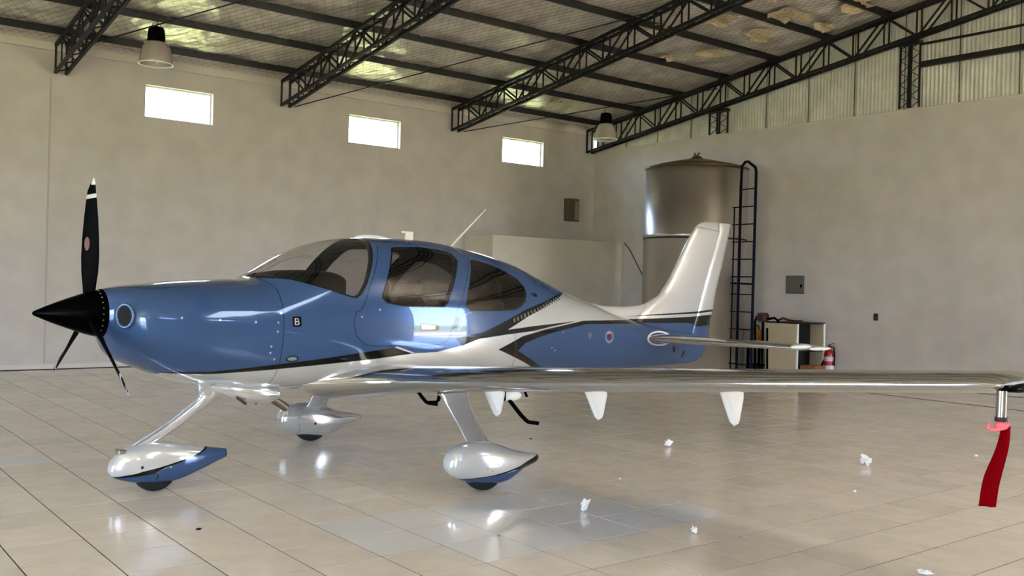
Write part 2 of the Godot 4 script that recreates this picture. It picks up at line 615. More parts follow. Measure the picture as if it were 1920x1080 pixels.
func build_roof() -> void:
	var up := 0.135
	var t := 0.05
	var st := st_new()
	st.set_smooth_group(-1)
	var x0 := FRONT_X - 0.4
	var x1 := BACK_X + 0.5
	# outer roof sheeting
	var y_at := func(z: float) -> float: return purlin_y(z) + up + 0.06
	var slab := func(xa: float, xb: float, za: float, zb: float) -> void:
		var p := [Vector3(xa, y_at.call(za), za), Vector3(xb, y_at.call(za), za), Vector3(xb, y_at.call(zb), zb), Vector3(xa, y_at.call(zb), zb)]
		var q := []
		for v in p: q.append(v + Vector3(0, t, 0))
		quad(st, p[0], p[1], p[2], p[3]); quad(st, q[3], q[2], q[1], q[0])
		for i in 4: quad(st, p[(i + 1) % 4], p[i], q[i], q[(i + 1) % 4])
	slab.call(x0, x1, WALL_Z - 0.5, RIDGE_Z)
	# the slope behind the camera has translucent sheets let into it
	var cuts := [x0]
	for x in SKYLIGHTS:
		cuts.append(x)
		cuts.append(x + 1.1)
	cuts.append(x1)
	for i in range(0, cuts.size() - 1, 2): slab.call(cuts[i], cuts[i + 1], RIDGE_Z, RIGHT_Z + 0.5)
	for x in SKYLIGHTS:
		slab.call(x, x + 1.1, RIDGE_Z, -1.0)
		slab.call(x, x + 1.1, 4.5, RIGHT_Z + 0.5)
	var ce := structure("ceiling", done(st), M.roof_sheet, "low-pitched sheet roof lined with crinkled foil")
	for x in SKYLIGHTS:
		var s2 := st_new()
		s2.set_smooth_group(-1)
		var za := -1.05
		var zb := 4.55
		quad(s2, Vector3(x - 0.03, y_at.call(za) + 0.055, za), Vector3(x + 1.13, y_at.call(za) + 0.055, za), Vector3(x + 1.13, y_at.call(zb) + 0.055, zb), Vector3(x - 0.03, y_at.call(zb) + 0.055, zb))
		part("translucent_sheet", done(s2), M.fibreglass, ce)
	# foil blanket between purlins and trusses, crinkled and sagging
	var f := FastNoiseLite.new()
	f.seed = 9; f.frequency = 0.9; f.fractal_octaves = 4
	var bays := [-9.0, -4.1, 0.0, 4.08, 8.15, 12.25, 16.6]
	var zs := [-17.9]
	for k in 11: zs.append(-17.30 + k * 1.268)
	zs[-1] = RIDGE_Z
	for bi in bays.size() - 1:
		for zi in zs.size() - 1:
			var s3 := st_new()
			s3.set_smooth_group(0)
			var nx := 40 if bi > 1 else 10
			var nz := 12 if bi > 1 else 4
			var grid := []
			for i in nx + 1:
				var row := PackedVector3Array()
				for j in nz + 1:
					var x: float = lerpf(bays[bi], bays[bi + 1], float(i) / nx)
					var z: float = lerpf(zs[zi], zs[zi + 1], float(j) / nz)
					var sag := 0.03 * sin(PI * j / nz)
					row.append(Vector3(x, purlin_y(z) + up - 0.01 - sag + f.get_noise_2d(x * 2.0, z * 2.0) * 0.05, z))
				grid.append(row)
			for i in nx:
				for j in nz:
					quad(s3, grid[i][j], grid[i + 1][j], grid[i + 1][j + 1], grid[i][j + 1])
			part("foil_sheet", done(s3), M.foil, ce)
	var fcuts := [FRONT_X]
	for x in SKYLIGHTS:
		fcuts.append(x)
		fcuts.append(x + 1.1)
	fcuts.append(BACK_X)
	for i in fcuts.size() - 1:
		for zz in ([[RIDGE_Z, RIGHT_Z]] if i % 2 == 0 else [[RIDGE_Z, -1.0], [4.5, RIGHT_Z]]):
			var s4 := st_new()
			s4.set_smooth_group(-1)
			quad(s4, Vector3(fcuts[i], purlin_y(zz[0]) + up, zz[0]), Vector3(fcuts[i + 1], purlin_y(zz[0]) + up, zz[0]), Vector3(fcuts[i + 1], purlin_y(zz[1]) + up, zz[1]), Vector3(fcuts[i], purlin_y(zz[1]) + up, zz[1]))
			part("foil_sheet", done(s4), M.foil, ce)
	# diamond wire netting that holds the foil up
	var net := st_new()
	var step := 0.15
	var zl := WALL_Z
	var zr := RIDGE_Z
	var x := -6.0
	while x < BACK_X:
		for s in [-1.0, 1.0]:
			var a2 := Vector3(x, 0, zl)
			var b2 := Vector3(x + s * (zr - zl) * 0.55, 0, zr)
			var pa := a2
			var pb := b2
			if pb.x > BACK_X: pb = a2.lerp(b2, (BACK_X - a2.x) / (b2.x - a2.x))
			if pb.x < -6.0: pb = a2.lerp(b2, (-6.0 - a2.x) / (b2.x - a2.x))
			pa.y = purlin_y(pa.z) + up - 0.075
			pb.y = purlin_y(pb.z) + up - 0.075
			net_wire(net, pa, pb, 0.0016)
		x += step
	var xr := BACK_X
	var zz := zl
	while zz < zr:
		# the wires that start on the gable
		var a3 := Vector3(xr, purlin_y(zz) + up - 0.075, zz)
		var b3 := Vector3(xr - (zr - zz) * 0.55, purlin_y(zr) + up - 0.075, zr)
		net_wire(net, a3, b3, 0.0016)
		zz += step / 0.55
	var nt := part("wire_netting", done(net), M.wire, ce)
	nt.set_meta("kind", "stuff")
	# torn insulation hanging through, towards the back of the roof
	for q in [[13.68, -11.42, 0.55, 0.35], [14.97, -11.57, 0.6, 0.3], [14.64, -10.62, 0.5, 0.4], [14.8, -12.6, 0.5, 0.3], [15.4, -9.7, 0.45, 0.3], [14.3, -13.2, 0.3, 0.2], [13.2, -10.5, 0.5, 0.35], [13.9, -10.2, 0.4, 0.4], [12.9, -12.2, 0.3, 0.2], [15.7, -10.6, 0.35, 0.25], [14.1, -16.5, 0.25, 0.2]]:
		var s5 := st_new()
		s5.set_smooth_group(0)
		var n := 14
		var c := Vector3(q[0], purlin_y(q[1]) + up - 0.055, q[1])
		var rim := []
		var hubs := []
		for k in n:
			var tt := TAU * k / n
			var rr := rng.randf_range(0.35, 1.0)
			rim.append(c + Vector3(cos(tt) * q[2] * rr, sin(tt) * q[3] * rr * SLOPE + rng.randf_range(-0.09, 0.0), sin(tt) * q[3] * rr))
			hubs.append(c + Vector3(cos(tt) * q[2] * rr * 0.5, rng.randf_range(-0.05, 0.01), sin(tt) * q[3] * rr * 0.5))
		for k in n:
			var k2 := (k + 1) % n
			quad(s5, hubs[k], hubs[k2], rim[k2], rim[k])
			tri(s5, c, hubs[k], hubs[k2])
		part("torn_insulation", done(s5), M.torn, ce)

func net_wire(st: SurfaceTool, a: Vector3, b: Vector3, r: float) -> void:
	var d := (b - a).normalized()
	var u := d.cross(Vector3.UP).normalized() * r
	var v := u.cross(d).normalized() * r
	st.set_smooth_group(-1)
	quad(st, a - u, a + u, b + u, b - u)
	quad(st, a + u, a + v * 2, b + v * 2, b + u)
	quad(st, a + v * 2, a - u, b - u, b + v * 2)

func build_gable_cladding() -> void:
	var cl := Node3D.new()
	cl.name = "wall_gable"
	add_child(cl)
	cl.set_meta("kind", "structure"); cl.set_meta("label", "corrugated sheet cladding above the back wall"); cl.set_meta("category", "wall")
	var xb := BACK_X + 0.03
	var z := -17.71
	while z < RIGHT_Z:
		var z2 := minf(z + 1.03, RIGHT_Z)
		var st := st_new()
		st.set_smooth_group(0)
		var n := 54
		var prev := []
		for i in n + 1:
			var zz := lerpf(z - 0.03, minf(z2 + 0.03, RIGHT_Z), float(i) / n)
			var dx := 0.008 * sin(TAU * (zz - z) / 0.0764) + (0.004 if int((z + 17.71) / 1.03) % 2 == 0 else 0.0)
			var cur := [Vector3(xb + dx, MASONRY_H - 0.02, zz), Vector3(xb + dx, purlin_y(zz) + 0.19, zz)]
			if i > 0: quad(st, prev[0], cur[0], cur[1], prev[1])
			prev = cur
		part("cladding_sheet", done(st), M.cladding, cl)
		part("lap_seam", rect_mesh(Vector3(xb - 0.014, MASONRY_H, z - 0.008), Vector3(xb - 0.008, purlin_y(z) + 0.1, z + 0.008)), M.seam, cl)
		z += 1.03
	structure("trim_3", rect_mesh(Vector3(BACK_X - 0.01, MASONRY_H - 0.03, WALL_Z), Vector3(BACK_X + 0.22, MASONRY_H, RIGHT_Z), 0.004), M.plaster_trim, "plaster capping along the top of the back wall")

func build_trusses() -> void:
	var xs := [4.02, 8.145, 12.23, 16.33]
	var words := ["black lattice roof truss nearest the camera, left of the near lamp", "black lattice roof truss between the first and second bright windows", "black lattice roof truss between the second and third bright windows", "black lattice roof truss against the corrugated gable at the back"]
	var half := 0.085
	for i in 4:
		var depth: float = 0.5 if i < 3 else 0.56
		var t := thing("roof_truss", words[i], "roof truss", Vector3(xs[i], 0, 0), 0.0, "lattice roof trusses across the hall")
		var bot := func(z: float) -> float: return purlin_y(z) - depth
		var z_end := -17.70
		# chords: two on top, two below, carried on over the ridge to the other wall
		for s in [-1.0, 1.0]:
			for top in [true, false]:
				var dy := -0.03 if top else 0.0
				var ya: float = purlin_y(z_end) + dy if top else bot.call(z_end) - 0.0
				var yb: float = purlin_y(RIDGE_Z) + dy if top else bot.call(RIDGE_Z)
				bar("top_chord" if top else "bottom_chord", Vector3(s * half, ya, z_end), Vector3(s * half, yb, RIDGE_Z), 0.05, 0.05, M.steel_black, t)
				bar("top_chord" if top else "bottom_chord", Vector3(s * half, yb, RIDGE_Z), Vector3(s * half, ya, 5.9), 0.05, 0.05, M.steel_black, t)
		# web: at every purlin an upright and two diagonals, on both faces
		for k in range(-1, 10):
			var z0 := -17.30 + k * 1.268
			var zm := z0 + 0.634
			var z1 := z0 + 1.268
			for s in [-1.0, 1.0]:
				var x: float = s * half
				if k >= 0: bar("web_upright", Vector3(x, purlin_y(z0) - 0.05, z0), Vector3(x, bot.call(z0), z0), 0.024, 0.024, M.steel_black, t)
				if zm > z_end: bar("web_upright", Vector3(x, purlin_y(zm) - 0.05, zm), Vector3(x, bot.call(zm), zm), 0.024, 0.024, M.steel_black, t)
				if k >= 0: bar("web_diagonal", Vector3(x, purlin_y(z0) - 0.05, z0 + 0.04), Vector3(x, bot.call(zm), zm - 0.04), 0.028, 0.028, M.steel_black, t)
				if zm > z_end: bar("web_diagonal", Vector3(x, bot.call(zm), zm + 0.04), Vector3(x, purlin_y(z1) - 0.05, z1 - 0.04), 0.028, 0.028, M.steel_black, t)
		for s in [-1.0, 1.0]:
			bar("end_post", Vector3(s * half, purlin_y(z_end) - 0.02, z_end), Vector3(s * half, bot.call(z_end), z_end), 0.03, 0.03, M.steel_black, t)
		# zigzag lacing rods between the paired chords
		var st := st_new()
		for top in [true, false]:
			var k := 0
			var z := z_end + 0.05
			while z < RIDGE_Z - 0.3:
				var zb := z + 0.211
				var ya: float = purlin_y(z) - 0.03 if top else bot.call(z)
				var yb: float = purlin_y(zb) - 0.03 if top else bot.call(zb)
				var sx := -half if k % 2 == 0 else half
				add_bar(st, Vector3(sx, ya, z), Vector3(-sx, yb, zb), 0.018)
				z = zb
				k += 1
		var lac := part("lacing", done(st), M.steel_black, t)
		lac.set_meta("kind", "stuff")
		if i == 3:
			# cleats where the purlins land
			for k in 10:
				var zc := -17.30 + k * 1.268
				part("purlin_cleat", rect_mesh(Vector3(-0.1, purlin_y(zc) - 0.02, zc - 0.07), Vector3(0.1, purlin_y(zc) + 0.02, zc + 0.07)), M.steel_black, t)
	# purlins: box sections along the hall on top of the trusses
	var nth := ["lowest black purlin, running just above the top of the left wall", "second black purlin up from the left wall", "third black purlin up from the left wall", "fourth black purlin up from the left wall", "fifth black purlin up from the left wall", "sixth black purlin up from the left wall", "seventh black purlin up from the left wall", "eighth black purlin up from the left wall", "ninth black purlin up from the left wall", "tenth black purlin, nearest the ridge"]
	for k in 10:
		var z := -17.30 + k * 1.268
		var st := st_new()
		add_bar(st, Vector3(FRONT_X + 0.05, purlin_y(z) + 0.06, z), Vector3(BACK_X - 0.04, purlin_y(z) + 0.06, z), 0.07, 0.12, Vector3(0, 1, SLOPE))
		var o := part("purlin", done(st), M.steel_dark)
		tag(o, nth[k], "purlin", "purlins under the roof")
	# wind bracing rods
	var rods := [[Vector3(4.15, 5.46, -17.40), Vector3(8.05, 6.62, -10.6), "thin dark bracing rod crossing behind the near lamp"], [Vector3(8.27, 5.05, -17.55), Vector3(12.15, 6.46, -11.1), "thin dark bracing rod between the second and third trusses"], [Vector3(12.36, 5.05, -17.55), Vector3(16.2, 6.0, -13.55), "thin dark bracing rod between third truss and gable truss"]]
	for r in rods:
		tag(part("bracing_rod", tube([r[0], r[1]], 0.011, 6), M.steel_black), r[2], "bracing rod", "bracing rods under the roof")
	# lattice posts carrying the gable
	var cols := [[-13.99, -13.49, "narrow lattice steel post on the back wall left of the other post"], [-9.5, -9.12, "narrow lattice steel post on the back wall, farther right, where the girts meet"]]
	for c in cols:
		var t := thing("lattice_post", c[2], "post", Vector3(16.42, MASONRY_H, (c[0] + c[1]) / 2), 0.0, "lattice posts on the back wall")
		var w: float = (c[1] - c[0]) / 2
		var zc: float = (c[0] + c[1]) / 2
		var h := purlin_y(zc) - 0.6 - MASONRY_H
		var zl := [-w, -w * 0.12, w * 0.12, w]
		for z in zl:
			bar("upright", Vector3(0.08, 0.0, z), Vector3(0.08, h, z), 0.03, 0.03, M.steel_black, t)
		var st := st_new()
		var y := 0.0
		var k := 0
		while y < h - 0.05:
			var y2 := minf(y + 0.11, h)
			for pr in [[0, 1], [2, 3]]:
				var a: float = zl[pr[0]] if k % 2 == 0 else zl[pr[1]]
				var b: float = zl[pr[1]] if k % 2 == 0 else zl[pr[0]]
				add_bar(st, Vector3(0.08, y, a), Vector3(0.08, y2, b), 0.012)
			y = y2
			k += 1
		part("lacing", done(st), M.steel_black, t).set_meta("kind", "stuff")
		part("cap_plate", rect_mesh(Vector3(-0.05, h - 0.02, -w - 0.03), Vector3(0.12, h + 0.03, w + 0.03)), M.steel_black, t)
	tag(part("girt", bar_mesh(Vector3(16.5, 5.84, -9.12), Vector3(16.5, 5.84, 5.9), 0.08, 0.1), M.steel_dark), "thick dark girt across the gable cladding, starting at the right lattice post", "girt")
	tag(part("girt", bar_mesh(Vector3(16.5, 6.21, -9.12), Vector3(16.5, 6.21, 5.9), 0.03, 0.04), M.steel_dark), "thin dark rail across the gable cladding above the thick girt", "girt")

# ---------------------------------------------------------------- aeroplane
# local axes: x aft, y up, z to the aeroplane's left; the origin is on the floor midway between the main wheels
const FUS := {
	"wt": [[-2.56, 1.545], [-2.5, 1.558], [-2.4, 1.575], [-2.2, 1.598], [-2.0, 1.62], [-1.64, 1.642], [-1.42, 1.655], [-1.33, 1.712], [-1.09, 1.856], [-0.91, 1.936], [-0.69, 2.001], [-0.45, 2.034], [-0.2, 2.045], [0.07, 2.051], [0.29, 2.042], [0.52, 2.018], [0.85, 1.97], [1.14, 1.912], [1.36, 1.855], [1.54, 1.79], [1.77, 1.711], [2.1, 1.605], [2.52, 1.485], [3.15, 1.312], [3.8, 1.21], [4.35, 1.14]],
	"wb": [[-2.56, 1.18], [-2.5, 1.055], [-2.4, 0.995], [-2.25, 0.93], [-2.1, 0.872], [-1.95, 0.828], [-1.7, 0.79], [-1.45, 0.755], [-1.24, 0.745], [-0.87, 0.735], [-0.35, 0.695], [0.22, 0.665], [0.8, 0.67], [1.2, 0.685], [1.6, 0.70], [2.1, 0.715], [2.6, 0.72], [3.2, 0.725], [3.8, 0.74], [4.2, 0.755], [4.35, 0.765]],
	"hw": [[-2.56, 0.21], [-2.5, 0.34], [-2.4, 0.425], [-2.25, 0.475], [-2.0, 0.525], [-1.7, 0.56], [-1.4, 0.59], [-0.8, 0.63], [0.0, 0.655], [0.5, 0.66], [0.9, 0.63], [1.3, 0.565], [1.6, 0.5], [2.1, 0.405], [2.6, 0.325], [3.2, 0.245], [3.8, 0.17], [4.35, 0.105]],
	"wc": [[-2.56, 1.365], [-2.4, 1.32], [-2.0, 1.27], [-1.4, 1.24], [-0.5, 1.2], [1.0, 1.2], [2.0, 1.2], [3.0, 1.1], [3.8, 1.02], [4.35, 0.98]],
	"nt": [[-2.56, 2.0], [-2.3, 2.3], [-1.5, 2.4], [-1.1, 2.3], [-0.6, 2.5], [0.3, 2.5], [1.2, 2.4], [2.0, 2.2], [3.0, 2.0], [4.35, 2.0]],
	"nb": [[-2.56, 2.0], [-2.2, 2.2], [-1.0, 2.5], [1.0, 2.5], [2.0, 2.3], [4.35, 2.2]],
}
const WINDSHIELD_LOW := [[-1.42, 1.662], [-1.354, 1.67], [-1.246, 1.664], [-1.128, 1.634], [-0.992, 1.595], [-0.864, 1.555], [-0.773, 1.53], [-0.735, 1.526]]
const WINDSHIELD_AFT := [[-0.735, 1.526], [-0.693, 1.553], [-0.63, 1.642], [-0.556, 1.776], [-0.475, 1.925], [-0.425, 2.015], [-0.42, 2.2], [-0.735, 2.2]]
const DOOR_GLASS := [[-0.222, 1.945], [0.061, 1.957], [0.314, 1.934], [0.375, 1.908], [0.388, 1.867], [0.308, 1.74], [0.221, 1.585], [0.172, 1.49], [0.128, 1.454], [-0.1, 1.447], [-0.28, 1.46], [-0.442, 1.487], [-0.48, 1.52], [-0.478, 1.547], [-0.427, 1.646], [-0.335, 1.82], [-0.262, 1.93]]
const REAR_GLASS := [[0.573, 1.856], [0.64, 1.866], [0.813, 1.83], [0.974, 1.775], [1.115, 1.705], [1.178, 1.64], [1.189, 1.577], [1.155, 1.51], [1.069, 1.455], [0.98, 1.431], [0.84, 1.423], [0.43, 1.423], [0.385, 1.46], [0.413, 1.56], [0.48, 1.70]]

func hermite(t: Array, u: float) -> float:
	var n := t.size()
	if u <= t[0][0]: return t[0][1]
	if u >= t[n - 1][0]: return t[n - 1][1]
	var i := 0
	while i < n - 2 and t[i + 1][0] <= u: i += 1
	var h: float = t[i + 1][0] - t[i][0]
	var s: float = (u - t[i][0]) / h
	var ta: float = (t[1][1] - t[0][1]) / (t[1][0] - t[0][0]) if i == 0 else (t[i + 1][1] - t[i - 1][1]) / (t[i + 1][0] - t[i - 1][0])
	var tb: float = (t[n - 1][1] - t[n - 2][1]) / (t[n - 1][0] - t[n - 2][0]) if i == n - 2 else (t[i + 2][1] - t[i][1]) / (t[i + 2][0] - t[i][0])
	return (2 * s * s * s - 3 * s * s + 1) * t[i][1] + (s * s * s - 2 * s * s + s) * h * ta + (3 * s * s - 2 * s * s * s) * t[i + 1][1] + (s * s * s - s * s) * h * tb

func fus_row(u: float, inset := 0.0) -> Array:
	return [hermite(FUS.wt, u) - inset, hermite(FUS.wb, u) + inset, hermite(FUS.hw, u) - inset, hermite(FUS.wc, u), hermite(FUS.nt, u), hermite(FUS.nb, u), u]

func fus_pt(r: Array, th: float) -> Vector3:
	var c := cos(th)
	var s := sin(th)
	var n: float = r[4] if s >= 0 else r[5]
	var h: float = r[0] - r[3] if s >= 0 else r[3] - r[1]
	return Vector3(r[6], r[3] + h * signf(s) * pow(absf(s), 2.0 / n), r[2] * signf(c) * pow(absf(c), 2.0 / n))

func fus_side(u: float, w: float) -> float:
	# half width of the fuselage at a height
	var r := fus_row(u)
	var q: float = (w - r[3]) / (r[0] - r[3]) if w >= r[3] else (r[3] - w) / (r[3] - r[1])
	var n: float = r[4] if w >= r[3] else r[5]
	return r[2] * pow(maxf(1.0 - pow(minf(absf(q), 1.0), n), 0.0), 1.0 / n)

func livery_uv(p: Vector3) -> Vector2:
	return Vector2((p.x + 2.6) / 7.8, (2.56 - p.y) / 2.02)

# a vertex is [position, normal]; polygons are clipped in the side view (x, y)
func half_plane(poly: Array, a: Vector2, b: Vector2, keep_left: bool) -> Array:
	var out := []
	var n := poly.size()
	for i in n:
		var p = poly[i]
		var q = poly[(i + 1) % n]
		var dp := (b - a).cross(Vector2(p[0].x, p[0].y) - a)
		var dq := (b - a).cross(Vector2(q[0].x, q[0].y) - a)
		if not keep_left:
			dp = -dp; dq = -dq
		if dp >= 0: out.append(p)
		if (dp > 0 and dq < 0) or (dp < 0 and dq > 0):
			var t := dp / (dp - dq)
			out.append([p[0].lerp(q[0], t), p[1].lerp(q[1], t)])
	return out

func cut_convex(poly: Array, hole: PackedVector2Array, outside: Array, inside: Array) -> void:
	var cur := poly
	for i in hole.size():
		var a := hole[i]
		var b := hole[(i + 1) % hole.size()]
		var out := half_plane(cur, a, b, false)
		if out.size() >= 3: outside.append(out)
		cur = half_plane(cur, a, b, true)
		if cur.size() < 3: return
	inside.append(cur)

func ccw(pts: Array) -> PackedVector2Array:
	var p := PackedVector2Array()
	for q in pts: p.append(Vector2(q[0], q[1]))
	var area := 0.0
	for i in p.size(): area += p[i].cross(p[(i + 1) % p.size()])
	if area < 0: p.reverse()
	return p

func bbox(p: PackedVector2Array) -> Rect2:
	var r := Rect2(p[0], Vector2.ZERO)
	for q in p: r = r.expand(q)
	return r

func emit_polys(st: SurfaceTool, polys: Array) -> void:
	for poly in polys:
		for i in range(1, poly.size() - 1):
			for v in [poly[0], poly[i], poly[i + 1]]:
				st.set_normal(v[1])
				st.set_uv(livery_uv(v[0]))
				st.add_vertex(v[0])

func fuselage_shell(u0: float, u1: float, inset: float, rows: int, cols: int) -> Dictionary:
	var holes := []
	for i in WINDSHIELD_LOW.size() - 1:
		var a = WINDSHIELD_LOW[i]
		var b = WINDSHIELD_LOW[i + 1]
		holes.append(["windshield", ccw([a, b, [b[0], 2.2], [a[0], 2.2]])])
	holes.append(["windshield", ccw(WINDSHIELD_AFT)])
	holes.append(["door_window", ccw(DOOR_GLASS)])
	holes.append(["rear_window", ccw(REAR_GLASS)])
	for h in holes: h.append(bbox(h[1]))
	var sts := {"shell": st_new(), "windshield": st_new(), "door_window": st_new(), "rear_window": st_new(), "door_window_far": st_new(), "rear_window_far": st_new()}
	var grid := []
	for i in rows + 1:
		var u := lerpf(u0, u1, float(i) / rows)
		if inset == 0.0:
			# closer stations at the nose
			var f := float(i) / rows
			u = lerpf(u0, u1, f * f * 0.35 + f * 0.65)
		var r := fus_row(u, inset)
		var ra := fus_row(u - 0.012, inset)
		var rb := fus_row(u + 0.012, inset)
		var line := []
		for j in cols:
			var th := TAU * (j + 0.5) / cols
			var p := fus_pt(r, th)
			var dth := fus_pt(r, th + 0.02) - fus_pt(r, th - 0.02)
			var du := fus_pt(rb, th) - fus_pt(ra, th)
			var nrm := dth.cross(du).normalized()
			if nrm.dot(p - Vector3(u, r[3], 0)) < 0: nrm = -nrm
			line.append([p, nrm if inset == 0.0 else -nrm])
		grid.append(line)
	for i in rows:
		for j in cols:
			var k := (j + 1) % cols
			var q := [grid[i][j], grid[i][k], grid[i + 1][k], grid[i + 1][j]]
			for t in [[q[0], q[1], q[2]], [q[0], q[2], q[3]]]:
				# clockwise seen from outside
				var fn: Vector3 = (t[1][0] - t[0][0]).cross(t[2][0] - t[0][0])
				if fn.dot(t[0][1]) > 0: t = [t[0], t[2], t[1]]
				var todo := [t]
				var box := Rect2(Vector2(t[0][0].x, t[0][0].y), Vector2.ZERO).expand(Vector2(t[1][0].x, t[1][0].y)).expand(Vector2(t[2][0].x, t[2][0].y))
				for h in holes:
					if not h[2].intersects(box, true): continue
					var left := []
					var inside := []
					for poly in todo: cut_convex(poly, h[1], left, inside)
					todo = left
					if inset == 0.0 and inside.size() > 0:
						var key: String = h[0]
						if key != "windshield" and t[0][0].z < 0: key += "_far"
						emit_polys(sts[key], inside)
				emit_polys(sts.shell, todo)
	return sts

# ---- livery: flat paint, drawn twice as large as it is used
const PAINT_W := 4096
const PAINT_H := 1060

func fill_poly(img: Image, pts: Array, col: Color, to_px: Callable) -> void:
	var p := PackedVector2Array()
	for q in pts: p.append(to_px.call(q[0], q[1]))
	var y0 := 1e9
	var y1 := -1e9
	for q in p:
		y0 = minf(y0, q.y); y1 = maxf(y1, q.y)
	for y in range(maxi(0, int(ceil(y0 - 0.5))), mini(img.get_height() - 1, int(floor(y1 - 0.5))) + 1):
		var yc := y + 0.5
		var xs := []
		for i in p.size():
			var a := p[i]
			var b := p[(i + 1) % p.size()]
			if (a.y <= yc) != (b.y <= yc): xs.append(a.x + (yc - a.y) / (b.y - a.y) * (b.x - a.x))
		xs.sort()
		for i in range(0, xs.size() - 1, 2):
			var xa := int(round(xs[i]))
			var xb := int(round(xs[i + 1]))
			if xb > xa: img.fill_rect(Rect2i(xa, y, xb - xa, 1), col)

func stroke(img: Image, pts: Array, w: float, col: Color, to_px: Callable, shut := false) -> void:
	var n := pts.size()
	for i in (n if shut else n - 1):
		var a := Vector2(pts[i][0], pts[i][1])
		var b := Vector2(pts[(i + 1) % n][0], pts[(i + 1) % n][1])
		var d := (b - a).normalized()
		var s := Vector2(-d.y, d.x) * w / 2
		a -= d * w * 0.35
		b += d * w * 0.35
		fill_poly(img, [[a.x + s.x, a.y + s.y], [b.x + s.x, b.y + s.y], [b.x - s.x, b.y - s.y], [a.x - s.x, a.y - s.y]], col, to_px)

func dot(img: Image, u: float, w: float, ru: float, rw: float, col: Color, to_px: Callable) -> void:
	var pts := []
	for i in 20: pts.append([u + cos(TAU * i / 20) * ru, w + sin(TAU * i / 20) * rw])
	fill_poly(img, pts, col, to_px)

func paint_material(img: Image) -> StandardMaterial3D:
	img.resize(int(img.get_width() / 2.0), int(img.get_height() / 2.0), Image.INTERPOLATE_BILINEAR)
	# the silver is a metallic paint, the blue and black are solid gloss
	var px := img.get_data()
	var metal := PackedByteArray()
	metal.resize(int(px.size() / 3.0))
	for i in metal.size(): metal[i] = 140 if px[i * 3] > 150 else 50
	var m := mat(Color.WHITE, 0.13, 1.0)
	m.clearcoat_enabled = true
	m.clearcoat = 0.6
	m.clearcoat_roughness = 0.01
	m.albedo_texture = ImageTexture.create_from_image(img)
	m.metallic_texture = ImageTexture.create_from_image(Image.create_from_data(img.get_width(), img.get_height(), false, Image.FORMAT_L8, metal))
	m.metallic_texture_channel = BaseMaterial3D.TEXTURE_CHANNEL_RED
	m.metallic_specular = 0.2
	return m

const SILVER := Color(0.85, 0.855, 0.865)
const BLUE := Color(0.22, 0.325, 0.48)
const BLACK := Color(0.012, 0.012, 0.014)

